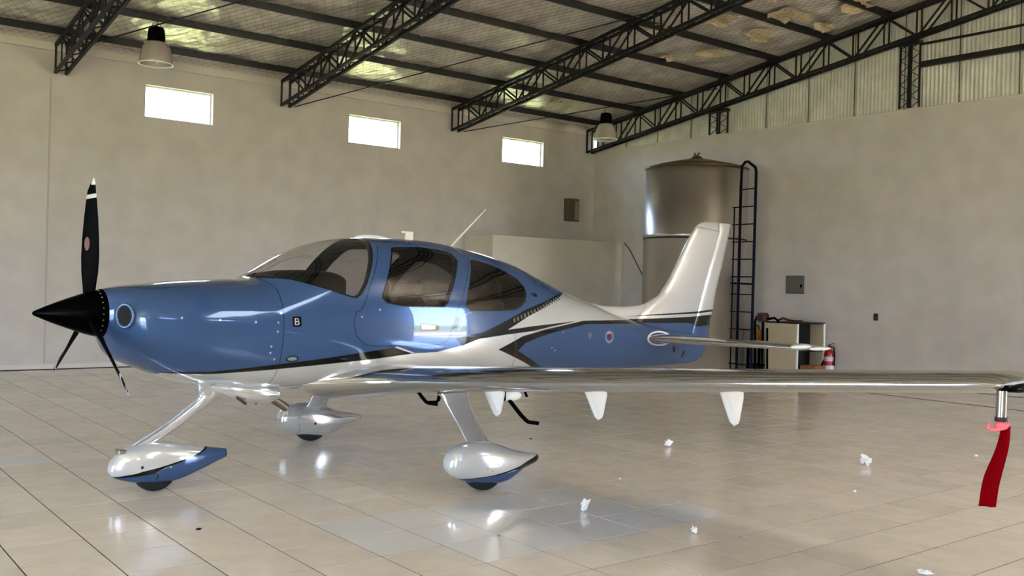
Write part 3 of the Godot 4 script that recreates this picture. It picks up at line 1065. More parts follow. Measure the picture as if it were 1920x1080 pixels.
func fuselage_paint() -> StandardMaterial3D:
	var img := Image.create(PAINT_W, PAINT_H, false, Image.FORMAT_RGB8)
	img.fill(SILVER)
	var f := func(u: float, w: float) -> Vector2: return Vector2((u + 2.6) / 7.8 * PAINT_W, (2.56 - w) / 2.02 * PAINT_H)
	fill_poly(img, [[-2.7, 0.5], [-2.35, 0.5], [-2.178, 0.925], [-2.098, 0.935], [-1.963, 0.932], [-1.854, 0.935], [-1.667, 0.953], [-1.389, 0.976], [-1.046, 1.015], [-0.863, 1.033], [-0.382, 1.097], [-0.19, 1.047], [0.069, 1.054], [0.33, 1.105], [0.261, 1.17], [0.565, 1.215], [0.8, 1.295], [1.144, 1.418], [1.941, 1.605], [2.05, 1.7], [2.05, 2.6], [-2.7, 2.6]], BLUE, f)
	fill_poly(img, [[1.7, 0.4], [1.449, 0.876], [1.047, 1.035], [1.145, 1.105], [1.305, 1.146], [1.612, 1.2], [2.17, 1.27], [3.167, 1.258], [4.203, 1.253], [4.294, 1.249], [4.419, 1.206], [5.2, 1.24], [5.2, 0.4]], BLUE, f)
	fill_poly(img, [[-2.178, 0.925], [-2.101, 0.942], [-1.965, 0.938], [-1.856, 0.941], [-1.669, 0.959], [-1.392, 0.987], [-1.047, 1.022], [-0.865, 1.044], [-0.382, 1.101], [-0.19, 1.047], [-0.566, 1.009], [-1.036, 0.974], [-1.463, 0.943], [-1.847, 0.919], [-2.06, 0.922]], BLACK, f)
	fill_poly(img, [[-0.372, 1.104], [-0.19, 1.052], [-0.16, 1.05], [-0.35, 1.112]], SILVER.lightened(0.4), f)
	fill_poly(img, [[0.261, 1.17], [0.33, 1.102], [0.516, 1.161], [0.872, 1.193], [1.259, 1.219], [1.611, 1.261], [1.983, 1.303], [1.611, 1.282], [1.258, 1.265], [0.885, 1.237], [1.179, 1.358], [1.612, 1.494], [1.963, 1.592], [1.941, 1.608], [1.144, 1.42], [0.799, 1.297], [0.565, 1.217]], BLACK, f)
	# scale pattern inside the upper stripe
	for k in 16:
		var t := k / 16.0
		var u := lerpf(0.96, 1.80, t)
		var wa := lerpf(1.322, 1.548, t)
		fill_poly(img, [[u, wa + 0.018], [u + 0.03, wa + 0.026], [u + 0.035, wa - 0.012], [u + 0.012, wa - 0.022]], Color(0.38, 0.39, 0.38), f)
	fill_poly(img, [[0.778, 1.057], [1.1, 1.172], [1.449, 1.228], [1.792, 1.266], [2.128, 1.305], [3.079, 1.298], [4.2, 1.322], [5.2, 1.37], [5.2, 1.24], [4.419, 1.206], [4.294, 1.249], [4.203, 1.253], [3.167, 1.258], [2.17, 1.27], [1.612, 1.2], [1.305, 1.146], [1.145, 1.105], [1.047, 1.035], [1.449, 0.876], [1.7, 0.77], [1.6, 0.75], [1.29, 0.885]], BLACK, f)
	fill_poly(img, [[3.16, 1.328], [3.532, 1.354], [4.432, 1.39], [5.2, 1.442], [5.2, 1.418], [4.432, 1.366], [3.532, 1.343]], BLACK, f)
	# black surrounds of the windows
	stroke(img, DOOR_GLASS, 0.022, BLACK, f, true)
	stroke(img, REAR_GLASS, 0.022, BLACK, f, true)
	stroke(img, WINDSHIELD_LOW, 0.02, BLACK, f)
	stroke(img, WINDSHIELD_AFT.slice(0, 7), 0.026, BLACK, f)
	# panel gaps
	var gap := Color(0.13, 0.19, 0.29)
	var gap_s := Color(0.42, 0.42, 0.43)
	stroke(img, [[-1.422, 1.66], [-1.385, 1.63], [-1.366, 1.57], [-1.366, 1.42], [-1.372, 1.254], [-1.378, 1.087], [-1.378, 1.0]], 0.007, gap, f)
	stroke(img, [[-1.378, 0.94], [-1.378, 0.72]], 0.006, gap_s, f)
	stroke(img, [[-0.351, 2.05], [-0.386, 1.965], [-0.493, 1.79], [-0.604, 1.6], [-0.65, 1.488], [-0.69, 1.42], [-0.743, 1.40], [-0.765, 1.314], [-0.743, 1.205], [-0.666, 1.138], [-0.58, 1.118], [-0.159, 1.112], [0.091, 1.12], [0.185, 1.165], [0.217, 1.276], [0.265, 1.403], [0.36, 1.57], [0.47, 1.77], [0.564, 1.91], [0.62, 2.01]], 0.007, gap, f)
	stroke(img, [[0.975, 1.23], [1.026, 1.025], [1.034, 0.8]], 0.006, gap_s, f)
	stroke(img, [[0.43, 1.40], [0.36, 1.38], [0.34, 1.30], [0.29, 1.24]], 0.006, BLUE.lightened(0.35), f)
	# screws
	for r in [[-2.14, 1.351], [-1.865, 1.336], [-1.593, 1.32], [-1.415, 1.316], [-1.42, 1.246], [-1.465, 1.131], [-1.467, 1.081], [-1.428, 1.029], [-1.387, 1.389], [1.757, 1.194], [1.59, 1.045], [1.654, 1.016], [-0.52, 1.42], [-0.69, 1.36]]:
		dot(img, r[0], r[1], 0.0075, 0.009, Color(0.80, 0.86, 0.92), f)
	# small square badge with a letter, oval badge, vent mark
	fill_poly(img, [[-1.297, 1.355], [-1.29, 1.363], [-1.232, 1.363], [-1.225, 1.355], [-1.225, 1.291], [-1.232, 1.284], [-1.29, 1.284], [-1.297, 1.291]], BLACK, f)
	var white := Color(0.85, 0.86, 0.88)
	fill_poly(img, [[-1.281, 1.35], [-1.270, 1.35], [-1.270, 1.297], [-1.281, 1.297]], white, f)
	stroke(img, [[-1.276, 1.347], [-1.252, 1.346], [-1.247, 1.336], [-1.252, 1.326], [-1.272, 1.324], [-1.250, 1.321], [-1.243, 1.311], [-1.250, 1.300], [-1.276, 1.300]], 0.008, white, f)
	dot(img, -1.28, 1.03, 0.053, 0.026, Color(0.08, 0.10, 0.14), f)
	dot(img, -1.28, 1.03, 0.040, 0.016, Color(0.55, 0.58, 0.62), f)
	fill_poly(img, [[1.31, 1.582], [1.37, 1.572], [1.37, 1.54], [1.31, 1.55]], Color(0.05, 0.08, 0.14), f)
	fill_poly(img, [[1.27, 1.588], [1.295, 1.584], [1.295, 1.552], [1.27, 1.556]], BLUE.darkened(0.3), f)
	# door handle recess and latch
	fill_poly(img, [[-0.118, 1.299], [-0.10, 1.306], [-0.05, 1.304], [0.065, 1.288], [0.076, 1.278], [0.076, 1.252], [0.065, 1.244], [-0.104, 1.242], [-0.118, 1.252]], BLACK, f)
	fill_poly(img, [[-0.105, 1.295], [-0.05, 1.295], [0.035, 1.282], [0.035, 1.254], [-0.105, 1.252]], Color(0.72, 0.66, 0.56), f)
	fill_poly(img, [[0.258, 1.365], [0.28, 1.362], [0.299, 1.346], [0.293, 1.304], [0.27, 1.266], [0.24, 1.254], [0.217, 1.253], [0.234, 1.304]], Color(0.04, 0.06, 0.10), f)
	# round emblem near the tail and a swirl ahead of it
	dot(img, 2.583, 1.125, 0.075, 0.066, Color(0.66, 0.70, 0.78), f)
	dot(img, 2.583, 1.128, 0.055, 0.046, BLUE, f)
	dot(img, 2.575, 1.135, 0.038, 0.034, Color(0.42, 0.18, 0.24), f)
	fill_poly(img, [[2.50, 1.165], [2.56, 1.178], [2.62, 1.160], [2.57, 1.160]], Color(0.85, 0.82, 0.84), f)
	fill_poly(img, [[2.19, 1.17], [2.23, 1.19], [2.26, 1.165], [2.25, 1.12], [2.235, 1.15], [2.245, 1.09], [2.205, 1.13]], Color(0.42, 0.42, 0.50), f)
	# dark hooks on the tail cone
	fill_poly(img, [[3.83, 0.985], [3.88, 0.985], [3.885, 0.915], [3.835, 0.92]], Color(0.10, 0.12, 0.15), f)
	fill_poly(img, [[4.06, 0.93], [4.09, 0.925], [4.08, 0.88], [4.04, 0.84], [4.04, 0.88]], Color(0.03, 0.04, 0.06), f)
	return paint_material(img)

func pant_paint(nose: bool) -> StandardMaterial3D:
	# covers 2.0 m x 0.5 m of side view: u from -2.6 (nose) or -0.5 (main), w from 0 up
	var img := Image.create(1024, 512, false, Image.FORMAT_RGB8)
	img.fill(SILVER)
	var u0 := -2.55 if nose else -0.5
	var f := func(u: float, w: float) -> Vector2: return Vector2((u - u0) / 1.2 * 1024.0, (0.5 - w) / 0.5 * 512.0)
	if nose:
		fill_poly(img, [[-2.6, 0.13], [-2.427, 0.141], [-2.31, 0.148], [-2.17, 0.153], [-2.13, 0.173], [-1.932, 0.238], [-1.882, 0.25], [-1.741, 0.303], [-1.4, 0.31], [-1.4, 0.0], [-2.6, 0.0]], BLUE, f)
		fill_poly(img, [[-2.47, 0.139], [-2.306, 0.163], [-2.26, 0.176], [-2.143, 0.196], [-1.932, 0.242], [-1.932, 0.23], [-2.09, 0.192], [-2.14, 0.17], [-2.17, 0.152], [-2.329, 0.138], [-2.47, 0.128]], BLACK, f)
		fill_poly(img, [[-1.84, 0.262], [-1.741, 0.305], [-1.70, 0.308], [-1.72, 0.30], [-1.83, 0.258]], BLACK, f)
		dot(img, -2.265, 0.208, 0.011, 0.011, Color(0.08, 0.08, 0.08), f)
		dot(img, -2.05, 0.19, 0.008, 0.008, Color(0.8, 0.85, 0.9), f)
		stroke(img, [[-2.145, 0.145], [-2.142, 0.10]], 0.008, Color(0.08, 0.12, 0.2), f)
	else:
		fill_poly(img, [[-0.6, 0.115], [-0.287, 0.118], [-0.018, 0.13], [0.104, 0.138], [0.304, 0.155], [0.7, 0.19], [0.7, 0.0], [-0.6, 0.0]], BLUE, f)
		fill_poly(img, [[-0.4, 0.118], [-0.287, 0.124], [-0.018, 0.137], [0.104, 0.152], [0.303, 0.179], [0.62, 0.245], [0.62, 0.19], [0.304, 0.147], [0.223, 0.157], [0.104, 0.139], [-0.018, 0.13], [-0.4, 0.112]], BLACK, f)
		stroke(img, [[-0.07, 0.24], [-0.075, 0.19]], 0.004, Color(0.4, 0.4, 0.4), f)
		dot(img, 0.03, 0.225, 0.008, 0.008, Color(0.45, 0.45, 0.45), f)
		dot(img, -0.02, 0.175, 0.006, 0.006, Color(0.45, 0.45, 0.45), f)
	return paint_material(img)

func pant_mesh(st_rows: Array, zc: float, u0: float) -> ArrayMesh:
	# rows: [u, top, bottom, half width]
	var tp := []; var bt := []; var hw := []
	for r in st_rows:
		tp.append([r[0], r[1]]); bt.append([r[0], r[2]]); hw.append([r[0], r[3]])
	var st := st_new()
	st.set_smooth_group(0)
	var n := 28
	var rings := []
	var rows := 40
	for i in rows + 1:
		var f := float(i) / rows
		var u: float = lerpf(st_rows[0][0], st_rows[-1][0], f * f * 0.5 + f * 0.5)
		var t := hermite(tp, u)
		var b := hermite(bt, u)
		var h := hermite(hw, u)
		var ring := PackedVector3Array()
		for j in n:
			var a := TAU * j / n
			var e := 2.0 / 2.3
			ring.append(Vector3(u, (t + b) / 2 + (t - b) / 2 * signf(sin(a)) * pow(absf(sin(a)), e), zc + h * signf(cos(a)) * pow(absf(cos(a)), e)))
		rings.append(ring)
	for i in rows:
		for j in n:
			var k := (j + 1) % n
			for v in [rings[i][j], rings[i][k], rings[i + 1][k], rings[i][j], rings[i + 1][k], rings[i + 1][j]]:
				st.set_uv(Vector2((v.x - u0) / 1.2, (0.5 - v.y) / 0.5))
				st.add_vertex(v)
	for e in 2:
		var r = rings[0] if e == 0 else rings[-1]
		var c := Vector3.ZERO
		for p in r: c += p
		c /= n
		for j in n:
			for v in ([c, r[j], r[(j + 1) % n]] if e == 1 else [c, r[(j + 1) % n], r[j]]):
				st.set_uv(Vector2((v.x - u0) / 1.2, (0.5 - v.y) / 0.5))
				st.add_vertex(v)
	return done(st)

func foil_section(le: Vector3, chord: float, thick: float, c0: float, c1: float, twist := 0.0, n := 18) -> PackedVector3Array:
	# aerofoil ring in the x-y plane between chord fractions c0 and c1: over the top from back to front, then back below
	var up := PackedVector3Array()
	var lo := PackedVector3Array()
	for i in n + 1:
		var t := float(i) / n
		var x := lerpf(c0, c1, 0.5 - 0.5 * cos(PI * t)) if c0 == 0.0 else lerpf(c0, c1, t)
		var y := 5.0 * thick * (0.2969 * sqrt(x) - 0.126 * x - 0.3516 * x * x + 0.2843 * x * x * x - 0.1015 * x * x * x * x)
		var cam := 0.06 * x * (1.0 - x)
		up.append(le + Vector3(x * chord, (cam + y) * chord - x * chord * twist, 0))
		lo.append(le + Vector3(x * chord, (cam - y) * chord - x * chord * twist, 0))
	up.reverse()
	var ring := up
	for i in range(1 if c0 == 0.0 else 0, lo.size()): ring.append(lo[i])
	return ring

func wing_le(v: float) -> Vector3:
	return Vector3(-0.58 + 0.47 * (v - 0.8) / 4.6, 0.857 + 0.0858 * (v - 1.0), v)

func wing_ring(v: float, c0: float, c1: float) -> PackedVector3Array:
	var le := wing_le(v)
	var te := 0.72
	var thick := lerpf(0.165, 0.13, (v - 0.8) / 4.6)
	if v < 1.15:
		# root fairing: longer and fuller towards the fuselage
		var k := (1.15 - v) / 0.7
		le.x -= 0.34 * k * k
		le.y -= 0.005 * k * k
		te += 0.25 * k * k
		thick -= 0.02 * k * k
	return foil_section(le, te - le.x, thick, c0, c1, 0.02)

func mirror_mesh(m: ArrayMesh) -> ArrayMesh:
	var a := m.surface_get_arrays(0)
	var v: PackedVector3Array = a[Mesh.ARRAY_VERTEX]
	var nn: PackedVector3Array = a[Mesh.ARRAY_NORMAL]
	for i in v.size():
		v[i].z = -v[i].z
		nn[i].z = -nn[i].z
	a[Mesh.ARRAY_VERTEX] = v
	a[Mesh.ARRAY_NORMAL] = nn
	var idx = a[Mesh.ARRAY_INDEX]
	if idx != null and idx.size() > 0:
		for i in range(0, idx.size(), 3):
			var t: int = idx[i + 1]
			idx[i + 1] = idx[i + 2]
			idx[i + 2] = t
		a[Mesh.ARRAY_INDEX] = idx
	else:
		for i in range(0, v.size(), 3):
			var tv := v[i + 1]; v[i + 1] = v[i + 2]; v[i + 2] = tv
			var tn := nn[i + 1]; nn[i + 1] = nn[i + 2]; nn[i + 2] = tn
		a[Mesh.ARRAY_VERTEX] = v
		a[Mesh.ARRAY_NORMAL] = nn
	a[Mesh.ARRAY_TANGENT] = null
	var o := ArrayMesh.new()
	o.add_surface_from_arrays(Mesh.PRIMITIVE_TRIANGLES, a)
	return o

func both(called: String, m: ArrayMesh, material: Material, parent: Node) -> Array:
	return [part(called, m, material, parent), part(called, mirror_mesh(m), material, parent)]

func build_plane() -> void:
	var pl := thing("airplane", "blue and silver single-engine low-wing airplane with black propeller and three wheel fairings", "airplane", Vector3(4.559, 0, -7.567), deg_to_rad(2.6))
	var paint := fuselage_paint()
	var sh := fuselage_shell(-2.56, 4.35, 0.0, 150, 72)
	var fus := part("fuselage", sh.shell.commit(), paint, pl)
	part("windshield", sh.windshield.commit(), M.clear_glass, pl)
	for k in ["door_window", "rear_window"]:
		var gl: Material = M.rear_glass if k == "rear_window" else M.dark_glass
		part(k, sh[k].commit(), gl, pl)
		part(k, sh[k + "_far"].commit(), gl, pl)
	var lin := fuselage_shell(-1.30, 2.0, 0.03, 60, 48)
	part("cabin_lining", lin.shell.commit(), M.lining, pl)
	# bulkheads close the cabin fore and aft
	for u in [-1.30, 2.0]:
		var r := fus_row(u, 0.03)
		var ring := PackedVector3Array()
		var ring2 := PackedVector3Array()
		for j in 48:
			var p := fus_pt(r, TAU * j / 48)
			ring.append(p); ring2.append(p + Vector3(0.02, 0, 0))
		part("bulkhead", loft([ring, ring2], true, true, true, false), M.lining, pl)
	# glare shield and instrument panel
	var gs := []
	for q in [[-1.33, 1.672, 1.60, 0.20], [-1.19, 1.712, 1.55, 0.36], [-1.05, 1.73, 1.5, 0.46], [-0.9, 1.735, 1.45, 0.50], [-0.80, 1.728, 1.42, 0.51], [-0.775, 1.70, 1.42, 0.51]]:
		var ring := PackedVector3Array()
		for k in 13:
			var t := -1.0 + 2.0 * k / 12.0
			ring.append(Vector3(q[0], q[1] - 0.05 * pow(absf(t), 4.0), q[3] * t))
		ring.append(Vector3(q[0], q[2], q[3])); ring.append(Vector3(q[0], q[2], -q[3]))
		gs.append(ring)
	part("glare_shield", loft(gs), M.black_matt, pl)
	part("cabin_floor", rect_mesh(Vector3(-1.1, 0.90, -0.36), Vector3(1.4, 0.93, 0.36)), M.lining, pl)
	for s in [-1.0, 1.0]:
		for sx in [-0.05, 0.85]:
			var st := st_new()
			add_box(st, Vector3(sx - 0.45, 0.9, s * 0.27 - 0.22), Vector3(sx + 0.05, 1.12, s * 0.27 + 0.22), 0.05)
			add_box(st, Vector3(sx + 0.02, 1.05, s * 0.27 - 0.21), Vector3(sx + 0.15, 1.52, s * 0.27 + 0.21), 0.05)
			add_box(st, Vector3(sx + 0.08, 1.50, s * 0.27 - 0.12), Vector3(sx + 0.18, 1.68, s * 0.27 + 0.12), 0.04)
			part("seat", done(st), M.leather, pl)
	# nose: spinner, propeller, air inlets
	var prof := []
	for q in [[-3.026, 0.002], [-3.02, 0.012], [-2.98, 0.032], [-2.886, 0.073], [-2.742, 0.127], [-2.66, 0.155], [-2.60, 0.170], [-2.56, 0.173], [-2.545, 0.172]]: prof.append([q[0], q[1]])
	var rings := []
	for i in 25:
		var u := lerpf(-3.026, -2.545, pow(i / 24.0, 1.3))
		rings.append(circle(Vector3(u, 1.365, 0), hermite(prof, u), 36, Vector3.RIGHT))
	var spin := part("spinner", loft(rings), M.black_gloss, pl)
	part("back_plate", loft([circle(Vector3(-2.572, 1.365, 0), 0.1755, 36, Vector3.RIGHT), circle(Vector3(-2.556, 1.365, 0), 0.1755, 36, Vector3.RIGHT)], true, true, true, false), M.black_matt, spin)
	var scr := st_new()
	for i in 24:
		var t := TAU * i / 24
		add_box(scr, Vector3(-2.592, 1.365 + sin(t) * 0.171 - 0.004, cos(t) * 0.171 - 0.004), Vector3(-2.584, 1.365 + sin(t) * 0.171 + 0.004, cos(t) * 0.171 + 0.004))
	part("screw_row", done(scr), M.steel, spin).set_meta("kind", "stuff")
	for k in 3:
		var br := []
		for q in [[0.12, 0.085, 0.05, 50], [0.20, 0.10, 0.042, 46], [0.30, 0.135, 0.032, 40], [0.42, 0.155, 0.026, 35], [0.56, 0.155, 0.021, 30], [0.70, 0.14, 0.017, 26], [0.82, 0.118, 0.013, 23], [0.90, 0.09, 0.010, 22], [0.95, 0.06, 0.008, 21], [0.98, 0.03, 0.005, 21], [0.99, 0.008, 0.003, 21]]:
			var ring := PackedVector3Array()
			var be := deg_to_rad(q[3])
			for j in 20:
				var t := TAU * j / 20
				var cx: float = cos(t) * q[1] / 2 + (0.02 if q[0] > 0.9 else 0.0) * (q[0] - 0.9) / 0.09
				var cy: float = sin(t) * q[2] / 2 * (1.0 - 0.4 * cos(t))
				# chord turned by the blade angle: tangential z, axial x
				ring.append(Vector3(cx * sin(be) + cy * cos(be), q[0], cx * cos(be) - cy * sin(be)))
			br.append(ring)
		var bl := part("propeller_blade", loft(br), M.prop, pl, Vector3(-2.64, 1.365, 0))
		bl.rotation.x = TAU * k / 3.0
		var band := []
		for q in [[0.845, 0.112, 0.015], [0.875, 0.102, 0.0145]]:
			var ring := PackedVector3Array()
			var be := deg_to_rad(22.5)
			for j in 20:
				var t := TAU * j / 20
				var cx: float = cos(t) * q[1] / 2
				var cy: float = sin(t) * q[2] / 2 * (1.0 - 0.4 * cos(t))
				ring.append(Vector3(cx * sin(be) + cy * cos(be), q[0] + cx * 0.12, cx * cos(be) - cy * sin(be)))
			band.append(ring)
		part("tip_band", loft(band), mat(Color(0.72, 0.74, 0.73), 0.4), bl)
		var tipr := []
		for q in [[0.945, 0.066, 0.0095], [0.965, 0.046, 0.008], [0.985, 0.022, 0.0055], [0.992, 0.01, 0.004]]:
			var ring := PackedVector3Array()
			var be := deg_to_rad(21)
			for j in 16:
				var t := TAU * j / 16
				var cx: float = cos(t) * q[1] / 2 + 0.02 * (q[0] - 0.9) / 0.09
				var cy: float = sin(t) * q[2] / 2
				ring.append(Vector3(cx * sin(be) + cy * cos(be), q[0], cx * cos(be) - cy * sin(be)))
			tipr.append(ring)
		part("blade_tip", loft(tipr), mat(Color(0.80, 0.82, 0.81), 0.4), bl)
		if k == 0:
			# pinkish oval maker's plate on the face of the upright blade
			var be := deg_to_rad(31)
			var n := Vector3(-cos(be), 0, sin(be))
			var ax := Vector3(sin(be), 0, cos(be))
			var lo := PackedVector3Array(); var hi := PackedVector3Array()
			for j in 20:
				var t := TAU * j / 20
				var p := Vector3(0, 0.51, 0) + ax * (-0.018 + cos(t) * 0.022) + Vector3.UP * sin(t) * 0.05
				lo.append(p + n * 0.004); hi.append(p + n * 0.0165)
			part("maker_plate", loft([lo, hi], true, true, true, false), mat(Color(0.46, 0.30, 0.30), 0.7), bl)
	for s in [-1.0, 1.0]:
		# oval air inlet in each cheek of the cowl: a dark mouth inside a rolled lip
		var c := Vector3(-2.492, 1.36, s * 0.345)
		var nrm := Vector3(-0.80, -0.02, s * 0.60).normalized()
		var rim := []
		for p in circle(c + nrm * 0.006, 0.066, 28, nrm): rim.append(Vector3(p.x, 1.36 + (p.y - 1.36) * 1.25, p.z))
		rim.append(rim[0])
		var o := part("air_inlet", tube(rim, 0.013, 8), M.blue, pl)
		var ra := PackedVector3Array()
		var rb := PackedVector3Array()
		for p in rim.slice(0, 28):
			ra.append(c + (p - c) * 0.98 - nrm * 0.03)
			rb.append(c + (p - c) * 0.98 + nrm * 0.006)
		part("inlet_mouth", loft([ra, rb], true, true, true, false), M.dark_hollow, o)
	# wings
	var vs := [0.35, 0.5, 0.62, 0.72, 0.82, 0.92, 1.02, 1.15, 1.5, 2.0, 2.6, 3.2, 3.8, 4.4, 4.9, 5.2, 5.34]
	var wr := []
	for v in vs: wr.append(wing_ring(v, 0.0, 0.76))
	# main box of the wing, with a rounded tip
	for q in [[5.39, 0.75], [5.42, 0.45], [5.432, 0.15]]:
		var ring := wing_ring(5.34, 0.0, 0.76)
		var mid := Vector3(0, wing_le(5.34).y + 0.012, q[0])
		for i in ring.size(): ring[i] = Vector3(ring[i].x + (1.0 - q[1]) * 0.03, mid.y + (ring[i].y - mid.y) * q[1], q[0])
		wr.append(ring)
	var wings := both("wing", loft(wr), M.wing_silver, pl)
	for g in [["flap", 0.72, 3.02], ["aileron", 3.04, 4.95], ["wing_trailing_edge", 4.97, 5.42]]:
		var fr := []
		for i in 9: fr.append(wing_ring(lerpf(g[1], g[2], i / 8.0), 0.765, 1.0))
		both(g[0], loft(fr), M.wing_silver, pl)
	# black lens let into the lower edge of each wing tip
	var lens := []
	for q in [[5.405, 0.9], [5.44, 0.85], [5.452, 0.5]]:
		var ring := PackedVector3Array()
		for j in 28:
			var t := TAU * j / 28
			ring.append(Vector3(0.22 + cos(t) * 0.30 * q[1], wing_le(5.4).y - 0.022 + sin(t) * 0.030 * q[1] * (0.85 - 0.25 * cos(t)), q[0]))
		lens.append(ring)
	var lenses := both("wing_tip_lens", loft(lens), M.black_gloss, pl)
	for lz in lenses:
		pass
	for v in [1.0, 2.1, 3.33]:
		var b: float = 0.80 + 0.0858 * (v - 1.0)
		var o := (0.0 if v < 1.5 else (0.125 if v < 3 else 0.21))
		var fl := PackedVector2Array()
		for q in [[0.27, 0.02], [0.42, 0.03], [0.54, 0.0], [0.545, -0.10], [0.505, -0.26], [0.49, -0.285], [0.465, -0.292], [0.44, -0.275]]: fl.append(Vector2(q[0] + o, b + q[1]))
		var rs := []
		for zz in [[-0.028, 0.72], [-0.022, 0.92], [0.0, 1.0], [0.022, 0.92], [0.028, 0.72]]:
			var ring := PackedVector3Array()
			var cen := Vector2(0.45 + o, b - 0.1)
			for p in fl:
				var pp: Vector2 = cen + (p - cen) * zz[1]
				ring.append(Vector3(pp.x, pp.y, v + zz[0]))
			rs.append(ring)
		both("flap_fairing", loft(rs, true, true, true, false), M.white_gloss, pl)
	# tail: fin with dorsal strake, rudder
	var outline := [[2.07, 1.60], [2.52, 1.496], [2.788, 1.453], [3.057, 1.442], [3.279, 1.449], [3.506, 1.481], [3.738, 1.576], [3.876, 1.703], [4.052, 1.948], [4.274, 2.276], [4.396, 2.419], [4.471, 2.469], [4.569, 2.491], [4.80, 2.50]]
	var le_of := func(w: float) -> float:
		for i in range(5, outline.size() - 1):
			if w <= outline[i + 1][1] and w >= outline[i][1]:
				return lerpf(outline[i][0], outline[i + 1][0], (w - outline[i][1]) / (outline[i + 1][1] - outline[i][1]))
		return 3.506 - (1.481 - w) * 1.2
	var hinge := func(w: float) -> float: return 4.333 + (w - 1.137) * 0.3985
	var te_of := func(w: float) -> float: return hermite([[0.77, 4.43], [0.833, 4.58], [0.913, 4.661], [1.1, 4.706], [1.276, 4.73], [1.4, 4.778], [1.59, 4.818], [2.0, 4.953], [2.496, 5.112]], w)
	var fr := []
	for w in [1.05, 1.2, 1.35, 1.481, 1.576, 1.703, 1.82, 1.948, 2.05, 2.16, 2.276, 2.36, 2.419, 2.455, 2.478, 2.49, 2.497]:
		var a: float = le_of.call(w)
		var h: float = hinge.call(minf(w, 2.37)) - 0.006
		var c: float = te_of.call(w) - a
		var ring := PackedVector3Array()
		var thick: float = 0.115 if w < 2.4 else 0.115 * (2.52 - w) / 0.12
		for p in foil_section(Vector3.ZERO, c, thick, 0.0, (h - a) / c, 0.0, 16):
			var y := p.y - 0.06 * (p.x / c) * (1.0 - p.x / c) * c
			ring.append(Vector3(a + p.x, w, y))
		fr.append(ring)
	var st := st_new()
	add_loft(st, fr)
	# dorsal strake
	var sr := []
	for i in 22:
		var u := lerpf(2.05, 3.95, i / 21.0)
		var tp := hermite(outline, u)
		var ring := PackedVector3Array()
		var base := hermite(FUS.wt, u) - 0.07
		var bw := 0.03 + 0.012 * i / 21.0
		for q in [[0.0, 1.0], [0.35, 0.97], [0.6, 0.8], [0.8, 0.5], [1.0, 0.22], [1.8, 0.0], [-1.8, 0.0], [-1.0, 0.22], [-0.8, 0.5], [-0.6, 0.8], [-0.35, 0.97]]: ring.append(Vector3(u, lerpf(base, tp, q[1]), q[0] * bw))
		sr.append(ring)
	add_loft(st, sr)
	var fin := part("fin", uv_by_side(done(st)), paint, pl)
	part("tip_seam", bar_mesh(Vector3(4.40, 2.418, 0.034), Vector3(4.80, 2.385, 0.036), 0.006, 0.004), mat(Color(0.42, 0.42, 0.41), 0.6), fin)
	var rr2 := []
	for w in [0.78, 0.84, 0.92, 1.1, 1.28, 1.4, 1.6, 1.8, 2.0, 2.2, 2.37, 2.42, 2.46, 2.487, 2.494]:
		var a2: float = le_of.call(maxf(w, 1.2))
		var h2: float = hinge.call(w) + 0.012
		if w > 2.37: h2 = hinge.call(2.37) + 0.012 + (w - 2.37) * 0.2
		var t2: float = te_of.call(w)
		var ring := PackedVector3Array()
		var k: float = 0.036 * (1.0 if w < 2.4 else (2.53 - w) / 0.13)
		for q in [[0.0, 0.75], [0.04, 1.0], [0.4, 0.72], [0.8, 0.3], [1.0, 0.08], [1.0, -0.08], [0.8, -0.3], [0.4, -0.72], [0.04, -1.0], [0.0, -0.75]]: ring.append(Vector3(lerpf(h2, t2, q[0]), w, q[1] * k))
		rr2.append(ring)
	part("rudder", uv_by_side(loft(rr2)), paint, pl)
	# tailplane and elevators
	var hs := []
	var es := []
	for i in 10:
		var v := lerpf(0.05, 1.86, i / 9.0)
		var le := Vector3(lerpf(3.30, 3.62, (v - 0.2) / 1.7), 1.083 + 0.004 * v, v)
		var te := lerpf(4.22, 4.28, (v - 0.2) / 1.7)
		hs.append(foil_section(le, te - le.x, 0.105, 0.0, 0.62, 0.03, 12))
		if v > 0.2: es.append(foil_section(le, te - le.x, 0.105, 0.63, 1.0, 0.03, 6))
	both("tailplane", loft(hs), M.wing_silver, pl)
	both("elevator", loft(es), M.wing_silver, pl)
	for s in [1]:
		var tipm := st_new()
		add_ell(tipm, Vector3(3.80, 1.094, 1.875), Vector3(0.19, 0.022, 0.035))
		add_ell(tipm, Vector3(4.12, 1.070, 1.90), Vector3(0.20, 0.020, 0.04))
		both("tailplane_tip", done(tipm), M.white_gloss, pl)
		var band := st_new()
		var pts := []
		for i in 23:
			var t := deg_to_rad(lerpf(22, 338, i / 22.0))
			var u := 3.56 - cos(t + PI) * -0.245 if false else 3.555 - 0.245 * cos(t - PI) * 1.0
			var w := 1.085 + 0.075 * sin(t)
			u = 3.555 + 0.245 * cos(t)
			pts.append(Vector3(u, w, fus_side(u, w) + 0.004))
		add_tube(band, pts, 0.011, 8)
		both("tailplane_root_seal", done(band), M.white_gloss, pl)
	# undercarriage
	var npant := part("nose_wheel_fairing", pant_mesh([[-2.478, 0.205, 0.185, 0.006], [-2.465, 0.235, 0.155, 0.045], [-2.43, 0.288, 0.125, 0.075], [-2.37, 0.335, 0.10, 0.10], [-2.27, 0.367, 0.075, 0.125], [-2.13, 0.378, 0.058, 0.135], [-1.97, 0.360, 0.062, 0.13], [-1.78, 0.316, 0.12, 0.10], [-1.62, 0.283, 0.18, 0.055], [-1.555, 0.272, 0.20, 0.035]], 0.0, -2.55), pant_paint(true), pl)
	wheel(Vector3(-2.125, 0.165, 0), 0.168, 0.13, pl)
	var mp := pant_paint(false)
